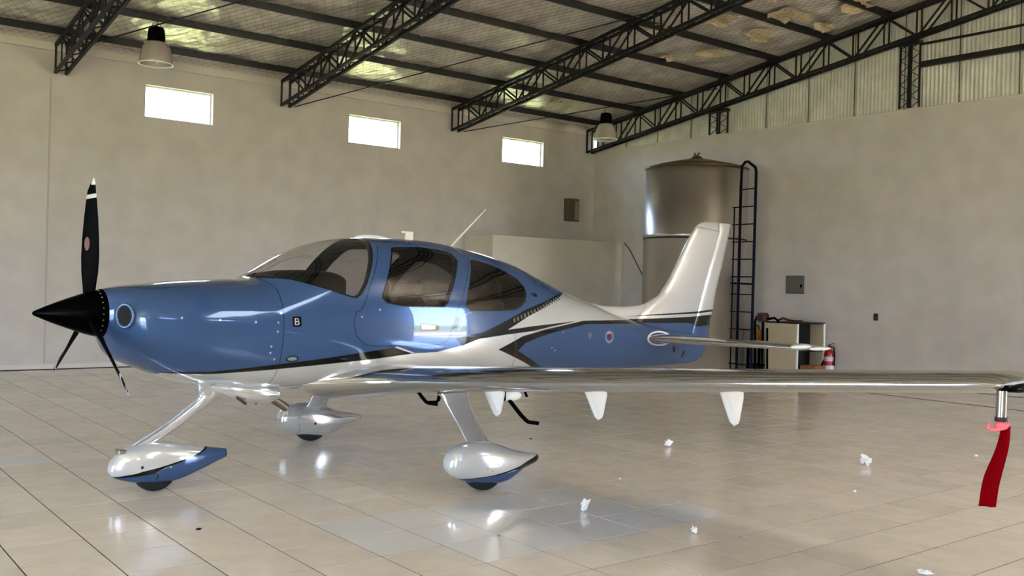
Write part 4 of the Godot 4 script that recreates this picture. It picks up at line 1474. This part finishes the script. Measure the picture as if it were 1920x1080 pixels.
	var rows := [[-0.378, 0.245, 0.225, 0.006], [-0.368, 0.28, 0.195, 0.05], [-0.342, 0.33, 0.16, 0.085], [-0.25, 0.378, 0.11, 0.122], [-0.13, 0.40, 0.07, 0.145], [0.03, 0.388, 0.046, 0.152], [0.17, 0.345, 0.043, 0.142], [0.28, 0.305, 0.075, 0.12], [0.40, 0.272, 0.125, 0.08], [0.55, 0.242, 0.165, 0.04], [0.575, 0.236, 0.175, 0.03]]
	for s in [1.0, -1.0]:
		var m := pant_mesh(rows, 1.404, -0.5)
		# the right-hand fairing is plain silver as seen from this side
		if s > 0: part("main_wheel_fairing", m, mp, pl)
		else:
			var o := part("main_wheel_fairing", mirror_mesh(m), M.silver, pl)
			part("axle_cap", ellipsoid(Vector3(-0.03, 0.195, -1.253), Vector3(0.012, 0.012, 0.004), 12), M.black_matt, o)
		wheel(Vector3(0.0, 0.19, s * 1.404), 0.19, 0.15, pl)
		# leg: a wide streamlined blade from the wing to the fairing
		var lr := []
		for q in [[0.74, 0.98, -0.17, 0.19, 0.115], [0.715, 1.0, -0.145, 0.155, 0.10], [0.68, 1.03, -0.13, 0.135, 0.075], [0.62, 1.08, -0.118, 0.118, 0.058], [0.52, 1.17, -0.105, 0.11, 0.052], [0.43, 1.25, -0.098, 0.11, 0.05], [0.38, 1.30, -0.10, 0.12, 0.056], [0.345, 1.335, -0.12, 0.145, 0.075], [0.30, 1.36, -0.14, 0.17, 0.09]]:
			var ring := PackedVector3Array()
			for j in 24:
				var t := TAU * j / 24
				var c := cos(t)
				ring.append(Vector3((q[2] + q[3]) / 2 + c * (q[3] - q[2]) / 2, q[0], s * q[1] + sin(t) * q[4] / 2 * (1.0 - 0.35 * c)))
			lr.append(ring)
		part("main_gear_leg", loft(lr), M.silver, pl)
	# nose leg with its fairing under the cowl
	var nl := []
	for q in [[-1.675, 0.82, 0.16, 0.10, 1.0, 0.0], [-1.68, 0.745, 0.135, 0.08, 1.0, 0.0], [-1.70, 0.705, 0.10, 0.062, 0.93, -0.35], [-1.745, 0.665, 0.062, 0.05, 0.75, -0.66], [-1.82, 0.61, 0.046, 0.045, 0.55, -0.83], [-1.975, 0.50, 0.042, 0.042, 0.55, -0.83], [-2.13, 0.41, 0.040, 0.04, 0.53, -0.85], [-2.27, 0.335, 0.038, 0.04, 0.51, -0.86], [-2.36, 0.285, 0.036, 0.04, 0.51, -0.86]]:
		var ring := PackedVector3Array()
		var ax := Vector3(q[4], q[5], 0).normalized()
		for j in 20:
			var t := TAU * j / 20
			ring.append(Vector3(q[0], q[1], 0) + ax * cos(t) * q[2] + Vector3(0, 0, 1) * sin(t) * q[3])
		nl.append(ring)
	var leg := part("nose_gear_leg", loft(nl), M.silver, pl)
	part("tow_fitting", rect_mesh(Vector3(-2.42, 0.30, -0.03), Vector3(-2.36, 0.345, 0.06), 0.01), M.steel, leg)
	# exhaust fairings and pipes under the cowl
	for s in [1.0, -1.0]:
		var er := []
		for q in [[-1.80, 0.80, 0.008], [-1.72, 0.785, 0.045], [-1.62, 0.765, 0.068], [-1.50, 0.745, 0.083], [-1.38, 0.733, 0.085], [-1.29, 0.722, 0.07], [-1.235, 0.716, 0.055]]: er.append(circle(Vector3(q[0], q[1], s * 0.24), q[2], 20, Vector3.RIGHT, 1.0))
		var ef := part("exhaust_fairing", loft(er), M.silver, pl)
		part("exhaust_pipe", tube([Vector3(-1.40, 0.75, s * 0.24), Vector3(-1.28, 0.685, s * 0.25), Vector3(-1.155, 0.60, s * 0.26)], 0.033, 16), M.tail_pipe, ef)
		part("drain_pipe", tube([Vector3(-1.61, 0.72, s * 0.3), Vector3(-1.53, 0.662, s * 0.3)], 0.011, 8), mat(Color(0.22, 0.18, 0.14), 0.6), ef)
	# cowl scoops at the wing root
	for s in [1.0, -1.0]:
		var sc := st_new()
		var cr := []
		for q in [[-0.90, 0.786, 0.004, 0.004], [-0.85, 0.786, 0.02, 0.018], [-0.78, 0.784, 0.036, 0.028], [-0.71, 0.782, 0.038, 0.03]]:
			var ring := PackedVector3Array()
			for j in 16:
				var t := TAU * j / 16
				ring.append(Vector3(q[0], q[1] + sin(t) * q[2], s * (fus_side(q[0], q[1]) + cos(t) * q[3])))
			cr.append(ring)
		add_loft(sc, cr)
		part("air_scoop", done(sc), M.white_gloss, pl)
	# boarding steps
	for s in [1.0, -1.0]:
		var sp := part("boarding_step", tube([Vector3(0.80, 0.62, s * 0.76), Vector3(0.94, 0.465, s * 0.78), Vector3(1.0, 0.41, s * 0.79), Vector3(1.03, 0.392, s * 0.79), Vector3(1.15, 0.37, s * 0.79)], 0.019, 10), M.black_matt, pl)
		part("step_cuff", ellipsoid(Vector3(0.85, 0.638, s * 0.75), Vector3(0.12, 0.05, 0.04)), M.white_gloss, sp)
		part("step_bracket", rect_mesh(Vector3(0.72, 0.60, s * 0.75 - 0.03), Vector3(0.77, 0.70, s * 0.75 + 0.03), 0.012), M.black_matt, sp)
	part("fuel_drain", tube([Vector3(0.0, 0.72, 0.8), Vector3(-0.02, 0.655, 0.8), Vector3(-0.04, 0.642, 0.8), Vector3(-0.13, 0.648, 0.8)], 0.018, 8, 0.010), M.black_matt, pl)
	part("tie_down_ring", tube([Vector3(0.26, 0.86, 1.6), Vector3(0.25, 0.80, 1.6), Vector3(0.275, 0.755, 1.6)], 0.011, 8), M.black_matt, pl)
	# aerials on the roof
	var a1 := part("satellite_aerial", ellipsoid(Vector3(-0.22, 2.042, 0), Vector3(0.17, 0.032, 0.08)), M.white_gloss, pl)
	a1.name = "roof_aerial"
	var sh2 := st_new()
	add_box(sh2, Vector3(0.145, 2.03, -0.012), Vector3(0.235, 2.125, 0.012), 0.008)
	add_box(sh2, Vector3(0.105, 2.105, -0.012), Vector3(0.16, 2.127, 0.012), 0.008)
	part("blade_aerial", done(sh2), mat(Color(0.86, 0.85, 0.78), 0.5), pl)
	part("whip_aerial", tube([Vector3(0.66, 1.99, 0), Vector3(1.10, 2.395, 0)], 0.011, 8, 0.006), mat(Color(0.85, 0.84, 0.80), 0.5), pl)
	# pitot tube below the left wing tip, with its warning streamer
	var pt := part("pitot_tube", tube([Vector3(-0.03, wing_le(5.40).y - 0.03, 5.40), Vector3(-0.03, 1.10, 5.40), Vector3(-0.03, 1.075, 5.40)], 0.024, 16), M.steel, pl)
	part("pitot_collar", tube([Vector3(-0.03, 1.076, 5.40), Vector3(-0.03, 1.055, 5.40)], 0.029, 14), mat(Color(0.18, 0.05, 0.06), 0.6), pt)
	build_streamer(pl)
	if fus: pass

func add_ell(st: SurfaceTool, c: Vector3, r: Vector3) -> void:
	var rings := []
	for i in 11:
		var ph := -PI / 2 + PI * i / 10.0
		var ring := PackedVector3Array()
		for j in 18:
			var t := TAU * j / 18
			var k := maxf(cos(ph), 0.01)
			ring.append(c + Vector3(cos(t) * k * r.x, sin(ph) * r.y, -sin(t) * k * r.z))
		rings.append(ring)
	add_loft(st, rings)

func uv_by_side(m: ArrayMesh) -> ArrayMesh:
	var a := m.surface_get_arrays(0)
	var v: PackedVector3Array = a[Mesh.ARRAY_VERTEX]
	var uv := PackedVector2Array()
	for p in v: uv.append(livery_uv(p))
	a[Mesh.ARRAY_TEX_UV] = uv
	var o := ArrayMesh.new()
	o.add_surface_from_arrays(Mesh.PRIMITIVE_TRIANGLES, a)
	return o

func wheel(c: Vector3, r: float, w: float, parent: Node) -> void:
	var rings := []
	for q in [[-1.0, 0.55], [-1.0, 0.72], [-0.92, 0.86], [-0.7, 0.96], [-0.3, 1.0], [0.3, 1.0], [0.7, 0.96], [0.92, 0.86], [1.0, 0.72], [1.0, 0.55]]:
		rings.append(circle(c + Vector3(0, 0, q[0] * w / 2), r * q[1], 32, Vector3(0, 0, 1)))
	var o := part("tyre", loft(rings), M.rubber, parent)
	part("hub", loft([circle(c - Vector3(0, 0, w * 0.46), r * 0.56, 24, Vector3(0, 0, 1)), circle(c + Vector3(0, 0, w * 0.46), r * 0.56, 24, Vector3(0, 0, 1))], true, true, true, false), M.steel, o)

func build_streamer(pl: Node3D) -> void:
	var at := pl.transform * Vector3(-0.03, 0, 5.40)
	var t := thing("warning_streamer", "long red fabric streamer hanging from the pink tie below the left wing tip", "streamer", at, deg_to_rad(-60.0))
	var rings := []
	for i in 19:
		var f := i / 18.0
		var y := lerpf(1.035, 0.632, f)
		var w := lerpf(0.042, 0.078, minf(f * 1.6, 1.0))
		var z := 0.012 * sin(f * 4.0)
		var dx := 0.022 - 0.075 * f + 0.006 * sin(f * 7.0)
		var th := 0.003
		rings.append(PackedVector3Array([Vector3(dx - w / 2, y, z + 0.008 + th), Vector3(dx - w / 6, y, z - 0.006 + th), Vector3(dx + w / 6, y, z + 0.010 + th), Vector3(dx + w / 2, y, z - 0.006 + th), Vector3(dx + w / 2, y, z - 0.006 - th), Vector3(dx + w / 6, y, z + 0.010 - th), Vector3(dx - w / 6, y, z - 0.006 - th), Vector3(dx - w / 2, y, z + 0.008 - th)]))
	part("ribbon", loft(rings, true, true, true, false), M.red, t)
	part("tie", ellipsoid(Vector3(0.0, 1.035, 0.006), Vector3(0.030, 0.024, 0.030), 14), M.pink, t)
	part("loop", tube([Vector3(-0.055, 1.045, 0.02), Vector3(-0.06, 1.02, 0.02), Vector3(-0.03, 1.012, 0.03), Vector3(0.02, 1.03, 0.03), Vector3(0.035, 1.05, 0.02)], 0.009, 8), M.pink, t)

# ---------------------------------------------------------------- back of the hall
func build_back_of_hall() -> void:
	# stainless silo with a shallow conical lid
	var silo := thing("storage_silo", "tall round stainless steel silo with a brown conical lid behind the tail fin", "silo", Vector3(15.2, 0, -13.2))
	part("shell", lathe([Vector2(1.03, 0.0), Vector2(1.05, 0.02), Vector2(1.05, 2.70), Vector2(1.06, 2.71), Vector2(1.06, 2.75), Vector2(1.05, 2.76), Vector2(1.05, 4.125), Vector2(1.035, 4.13)], 64, false), M.stainless, silo)
	part("lid", lathe([Vector2(1.062, 4.118), Vector2(1.062, 4.142), Vector2(0.75, 4.225), Vector2(0.40, 4.30), Vector2(0.16, 4.345), Vector2(0.10, 4.38), Vector2(0.09, 4.40)], 48), M.lid, silo)
	part("lid_clamp", tube([Vector3(0, 4.39, -0.07), Vector3(0, 4.47, -0.06), Vector3(0, 4.405, 0.0), Vector3(0, 4.47, 0.06)], 0.022, 8), M.lid, silo)
	part("valve", tube([Vector3(-0.85, 2.30, 0.75), Vector3(-0.95, 2.30, 0.95), Vector3(-0.92, 2.30, 1.02)], 0.03, 10), M.steel, silo)
	part("seam", lathe([Vector2(1.053, 2.66), Vector2(1.056, 2.665), Vector2(1.056, 2.69), Vector2(1.053, 2.695)], 64), mat(Color(0.12, 0.11, 0.10), 0.6), silo)
	# blue access ladder standing in front of it
	var lx := 14.2
	var lad := thing("ladder", "dark blue steel access ladder standing against the silo", "ladder", Vector3(lx, 0, -11.2))
	var zr := [-0.27, -0.045, 0.28]
	part("rail", tube([Vector3(0, 0, zr[1]), Vector3(0, 3.55, zr[1] - 0.01), Vector3(0, 3.95, zr[1]), Vector3(0, 4.02, zr[1] + 0.08), Vector3(0, 4.02, zr[1] + 0.14), Vector3(0, 3.90, zr[2] - 0.02), Vector3(0, 3.82, zr[2])], 0.026, 10), M.ladder_blue, lad)
	part("rail", tube([Vector3(0, 0, zr[2]), Vector3(0, 3.83, zr[2])], 0.026, 10), M.ladder_blue, lad)
	part("rail", tube([Vector3(0.1, 0, zr[0]), Vector3(0.1, 3.2, zr[0])], 0.014, 8), M.ladder_blue, lad)
	var y := 0.3
	while y < 3.75:
		part("rung", tube([Vector3(0.05, y, zr[0] if y < 3.2 else zr[1]), Vector3(0, y, zr[2])], 0.011, 8), M.ladder_blue, lad)
		y += 0.322
	part("bracket", tube([Vector3(0.3, 1.79, zr[0] - 0.05), Vector3(0.02, 1.79, zr[0] + 0.03), Vector3(0, 1.78, zr[2])], 0.018, 8), M.ladder_blue, lad)
	# open-sided cabinet
	var cab := thing("cabinet", "beige open-sided cabinet standing against the back wall right of the ladder", "cabinet", Vector3(15.62, 0, -11.31))
	var st := st_new()
	add_box(st, Vector3(0, 0, -0.37), Vector3(0.025, 1.04, 0.37), 0.003)
	part("front_panel", done(st), M.beige, cab)
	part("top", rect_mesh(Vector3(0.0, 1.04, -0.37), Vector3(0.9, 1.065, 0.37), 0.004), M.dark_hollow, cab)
	part("back_panel", rect_mesh(Vector3(0.875, 0, -0.37), Vector3(0.9, 1.04, 0.37), 0.003), M.beige, cab)
	part("side_panel", rect_mesh(Vector3(0.025, 0, -0.37), Vector3(0.875, 1.04, -0.345), 0.003), M.beige, cab)
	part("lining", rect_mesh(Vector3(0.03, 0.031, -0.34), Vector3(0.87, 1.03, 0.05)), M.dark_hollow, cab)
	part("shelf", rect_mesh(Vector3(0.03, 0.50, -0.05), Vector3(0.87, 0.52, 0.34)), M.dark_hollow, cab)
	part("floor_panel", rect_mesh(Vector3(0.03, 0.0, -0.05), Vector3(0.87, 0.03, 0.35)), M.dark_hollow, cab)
	part("edge_strip", rect_mesh(Vector3(-0.004, 0, 0.345), Vector3(0.03, 1.045, 0.375), 0.003), M.white_gloss, cab)
	part("edge_strip", rect_mesh(Vector3(0.862, 0, 0.345), Vector3(0.904, 1.045, 0.375), 0.003), M.white_gloss, cab)
	# hose on the cabinet top
	tag(part("hose", tube([Vector3(15.70, 1.095, -11.45), Vector3(15.72, 1.14, -11.35), Vector3(15.76, 1.11, -11.28), Vector3(15.78, 1.092, -11.15), Vector3(15.85, 1.092, -11.0)], 0.022, 8), M.maroon), "dark red hose lying on the beige cabinet", "hose")
	# fuel pump head on a stand
	var pump := thing("hand_pump", "dark red pump head with curved hoses on a thin stand left of the cabinet", "pump", Vector3(15.25, 0, -11.49))
	var ps := st_new()
	add_box(ps, Vector3(-0.09, 1.06, -0.09), Vector3(0.09, 1.24, 0.12), 0.04)
	part("pump_head", done(ps), M.maroon, pump)
	part("hose", tube([Vector3(0, 1.17, -0.08), Vector3(0, 1.16, -0.13), Vector3(0, 1.06, -0.17), Vector3(0, 0.6, -0.15), Vector3(0, 0.0, -0.13)], 0.022, 8), M.black_matt, pump)
	part("spout", tube([Vector3(0, 1.13, 0.1), Vector3(0, 1.13, 0.18), Vector3(0, 1.15, 0.28), Vector3(0, 1.11, 0.35), Vector3(0, 1.06, 0.37)], 0.024, 8), M.black_matt, pump)
	part("post", bar_mesh(Vector3(0, 0, 0.02), Vector3(0, 1.08, 0.02), 0.035), M.black_matt, pump)
	part("post", bar_mesh(Vector3(0, 0, 0.15), Vector3(0, 0.95, 0.12), 0.03), M.black_matt, pump)
	part("base", rect_mesh(Vector3(-0.15, 0, -0.2), Vector3(0.15, 0.04, 0.22), 0.01), M.black_matt, pump)
	# ochre can on a dark trolley behind the ladder
	var tr := thing("trolley", "low dark steel trolley on wheels behind the ladder", "trolley", Vector3(16.38, 0, -12.47))
	part("frame", rect_mesh(Vector3(-0.12, 0.52, -0.17), Vector3(0.17, 0.57, 0.17), 0.01), M.black_matt, tr)
	part("shelf", rect_mesh(Vector3(-0.12, 0.10, -0.17), Vector3(0.17, 0.14, 0.17), 0.01), M.black_matt, tr)
	for p in [[-0.09, -0.14], [0.14, -0.14], [-0.09, 0.14], [0.14, 0.14]]:
		part("leg", rect_mesh(Vector3(p[0] - 0.02, 0.05, p[1] - 0.02), Vector3(p[0] + 0.02, 0.56, p[1] + 0.02)), M.black_matt, tr)
		part("wheel", loft([circle(Vector3(p[0], 0.05, p[1] - 0.015), 0.05, 16, Vector3(0, 0, 1)), circle(Vector3(p[0], 0.05, p[1] + 0.015), 0.05, 16, Vector3(0, 0, 1))], true, true, true, false), M.rubber, tr)
	var can := thing("can", "ochre yellow can standing on the dark trolley behind the ladder", "can", Vector3(16.34, 0.57, -12.45))
	part("body", lathe([Vector2(0.10, 0), Vector2(0.11, 0.01), Vector2(0.11, 0.26), Vector2(0.10, 0.28), Vector2(0.05, 0.30)], 24), M.ochre, can)
	part("handle", tube([Vector3(0, 0.29, -0.07), Vector3(0, 0.36, -0.05), Vector3(0, 0.36, 0.05), Vector3(0, 0.29, 0.07)], 0.011, 8), M.black_matt, can)
	tag(part("cloth", crumple(Vector3(0.2, 0.06, 0.18), 31), M.paper, null, Vector3(14.45, 0.0, -10.98)), "crumpled pale cloth on the floor at the foot of the ladder", "cloth")
	tag(part("cloth", crumple(Vector3(0.16, 0.10, 0.14), 32), M.paper, null, Vector3(15.40, 0.0, -11.12)), "crumpled white cloth on the floor in front of the beige cabinet", "cloth")
	tag(part("cardboard_box", rect_mesh(Vector3(15.7, 0, -10.93), Vector3(16.05, 0.26, -10.60), 0.01), M.orange), "brown cardboard box on the floor by the open side of the cabinet", "box")
	tag(part("leaning_rod", tube([Vector3(16.2, 0.0, -10.905), Vector3(16.56, 0.52, -10.88)], 0.02, 8), M.black_matt), "short dark rod leaning on the wall between cabinet and extinguisher", "rod")
	# fire extinguisher
	var fe := thing("fire_extinguisher", "red fire extinguisher with white label standing at the back wall", "extinguisher", Vector3(16.40, 0, -10.76))
	part("cylinder", lathe([Vector2(0.085, 0), Vector2(0.095, 0.02), Vector2(0.095, 0.46), Vector2(0.08, 0.52), Vector2(0.04, 0.555), Vector2(0.03, 0.58)], 28), M.extinguisher, fe)
	part("label", lathe([Vector2(0.0965, 0.05), Vector2(0.0965, 0.25)], 28), mat(Color(0.88, 0.86, 0.84), 0.5), fe)
	part("label", lathe([Vector2(0.0965, 0.33), Vector2(0.0965, 0.42)], 28), mat(Color(0.85, 0.72, 0.70), 0.5), fe)
	part("valve", tube([Vector3(0, 0.57, 0), Vector3(0, 0.64, 0)], 0.022, 10), M.maroon, fe)
	part("lever", bar_mesh(Vector3(0, 0.64, -0.02), Vector3(0, 0.68, 0.10), 0.02, 0.012), M.maroon, fe)
	part("hose", tube([Vector3(0, 0.61, 0.02), Vector3(0, 0.60, 0.10), Vector3(0, 0.45, 0.12), Vector3(0, 0.25, 0.115)], 0.012, 8), M.black_matt, fe)
	# things on the walls
	var pb := thing("switch_cabinet", "grey metal switch cabinet door set in the back wall right of the ladder", "cabinet", Vector3(BACK_X, 1.62, -11.71))
	part("frame", rect_mesh(Vector3(-0.02, 0, -0.22), Vector3(0, 0.37, 0.22), 0.004), mat(Color(0.33, 0.33, 0.31), 0.5), pb)
	part("door", rect_mesh(Vector3(-0.032, 0.02, -0.20), Vector3(-0.02, 0.35, 0.20), 0.004), M.grey_door, pb)
	part("lock", rect_mesh(Vector3(-0.05, 0.13, 0.14), Vector3(-0.03, 0.19, 0.19), 0.006), M.black_matt, pb)
	tag(part("socket", rect_mesh(Vector3(-0.03, 0, -0.04), Vector3(0, 0.13, 0.04), 0.006), mat(Color(0.10, 0.10, 0.08), 0.6), null, Vector3(BACK_X, 1.16, -9.90)), "small dark socket box alone on the right part of the back wall", "socket")
	var eb := thing("fuse_box", "brown fuse box on the left wall above the plastered block", "box", Vector3(15.80, 3.26, WALL_Z))
	part("case", rect_mesh(Vector3(-0.2, 0, 0), Vector3(0.18, 0.55, 0.16), 0.01), M.brown_box, eb)
	part("cover", rect_mesh(Vector3(0.02, 0.03, 0.16), Vector3(0.16, 0.5, 0.175), 0.005), mat(Color(0.55, 0.51, 0.45), 0.6), eb)
	tag(part("cable", tube([Vector3(16.57, 2.74, -16.62), Vector3(16.57, 2.60, -16.45), Vector3(16.57, 1.92, -15.95), Vector3(16.57, 1.80, -15.9)], 0.013, 6), M.brown_box), "thin brown cable running down the back wall beside the plastered block", "cable")

func crumple(size: Vector3, seed_: int) -> ArrayMesh:
	var f := FastNoiseLite.new()
	f.seed = seed_
	f.frequency = 1.6
	var st := st_new()
	st.set_smooth_group(-1)
	var n := 12
	var m := 7
	var rings := []
	for i in m + 1:
		var ph := -PI / 2 + PI * i / m
		var ring := PackedVector3Array()
		for j in n:
			var t := TAU * j / n
			var d := Vector3(cos(t) * cos(ph), sin(ph), -sin(t) * cos(ph))
			var k := 0.45 + 1.5 * absf(f.get_noise_3d(d.x * 1.6, d.y * 1.6, d.z * 1.6)) + 0.3 * f.get_noise_3d(d.x * 4, d.y * 4, d.z * 4)
			ring.append(Vector3(d.x * size.x / 2 * k, maxf(0.0, size.y / 2 + d.y * size.y / 2 * k), d.z * size.z / 2 * k))
		rings.append(ring)
	add_loft(st, rings, true, false, false, false)
	return done(st)

func high_bay(label: String, at: Vector3, drop: float) -> void:
	# at = centre of the lower rim
	var t := thing("high_bay_lamp", label, "lamp", at, 0.0, "high-bay lamps under the roof")
	var r := 0.265
	var sh := part("shade", lathe([Vector2(r, 0.0), Vector2(r * 0.99, 0.06), Vector2(r * 0.94, 0.15), Vector2(r * 0.84, 0.25), Vector2(r * 0.70, 0.325), Vector2(r * 0.56, 0.36)], 40), M.lamp_glass, t)
	sh.mesh = loft_shell([[r, 0.0], [r * 0.99, 0.06], [r * 0.94, 0.15], [r * 0.84, 0.25], [r * 0.70, 0.325], [r * 0.56, 0.36]])
	var rim := []
	for i in 41:
		var a := TAU * i / 40
		rim.append(Vector3(cos(a) * r, 0.0, sin(a) * r))
	part("rim", tube(rim, 0.011, 8), M.lamp_rim, t)
	part("ballast", lathe([Vector2(0.135, 0.34), Vector2(0.14, 0.36), Vector2(0.14, 0.45), Vector2(0.128, 0.56), Vector2(0.11, 0.60), Vector2(0.06, 0.615)], 28), M.black_matt, t)
	part("inner_reflector", lathe([Vector2(0.13, 0.06), Vector2(0.12, 0.2), Vector2(0.10, 0.34)], 28), M.lamp_inner, t)
	part("bulb", ellipsoid(Vector3(0, 0.10, 0), Vector3(0.05, 0.09, 0.05), 18), M.white_gloss, t)
	part("chain", tube([Vector3(0, 0.61, 0), Vector3(0.01, 0.61 + drop * 0.5, 0.0), Vector3(0, 0.61 + drop, 0)], 0.012, 6), M.steel, t)
	part("hanger", tube([Vector3(-0.08, 0.60, 0), Vector3(-0.06, 0.66, 0), Vector3(0, 0.68, 0), Vector3(0.06, 0.66, 0), Vector3(0.08, 0.60, 0)], 0.009, 6), M.steel, t)

func loft_shell(profile: Array) -> ArrayMesh:
	var rings := []
	for q in profile: rings.append(circle(Vector3(0, q[1], 0), q[0], 40, Vector3.UP))
	for i in range(profile.size() - 1, -1, -1): rings.append(circle(Vector3(0, profile[i][1], 0), profile[i][0] - 0.006, 40, Vector3.UP))
	return loft(rings, true, false, false)

func build_lamps() -> void:
	high_bay("round high-bay lamp with a pinkish clear shade hanging nearest, upper left above the first window", Vector3(5.08, 5.12, -16.03), 0.095)
	high_bay("round high-bay lamp with a clear shade hanging far off in front of the back corner", Vector3(15.29, 5.05, -16.03), 0.165)

func build_litter() -> void:
	var bits := [
		[7.526, -6.819, Vector3(0.14, 0.075, 0.09), "crumpled white paper scrap far off on the floor below the middle of the wing"],
		[8.457, -5.12, Vector3(0.17, 0.11, 0.08), "crumpled white paper scrap on the floor nearest left of the red streamer"],
		[4.809, -5.159, Vector3(0.08, 0.10, 0.07), "upright white paper scrap standing on the glossy grey tiles"],
		[5.035, -4.304, Vector3(0.085, 0.05, 0.06), "crumpled white paper scrap in front of the glossy grey tiles"],
		[5.473, -2.918, Vector3(0.11, 0.03, 0.07), "flat white paper scrap at the bottom edge of the picture, nearest the camera"],
		[9.932, -4.759, Vector3(0.05, 0.03, 0.04), "small white paper scrap on the floor right beside the red streamer"],
		[7.227, -4.461, Vector3(0.035, 0.018, 0.03), "tiny white crumb of paper on the floor, lower right, between the two larger scraps"],
		[5.879, -5.874, Vector3(0.03, 0.015, 0.03), "tiny white crumb of paper on the floor just behind the glossy grey tiles"]]
	for i in bits.size():
		var b = bits[i]
		var o := part("paper_scrap", crumple(b[2], 70 + i), M.paper, null, Vector3(b[0], 0.001, b[1]))
		tag(o, b[3], "paper", "paper scraps on the floor")
		o.rotation.y = i * 1.3
	tag(part("dirt_crumb", crumple(Vector3(0.05, 0.012, 0.03), 90), M.black_matt, null, Vector3(2.30, 0.001, -6.15)), "dark crumb of dirt on the floor in front of the nose wheel", "dirt")
	tag(part("dirt_crumb", crumple(Vector3(0.045, 0.012, 0.03), 91), M.black_matt, null, Vector3(6.552, 0.001, -7.904)), "dark crumb of dirt on the floor behind the left main wheel", "dirt")
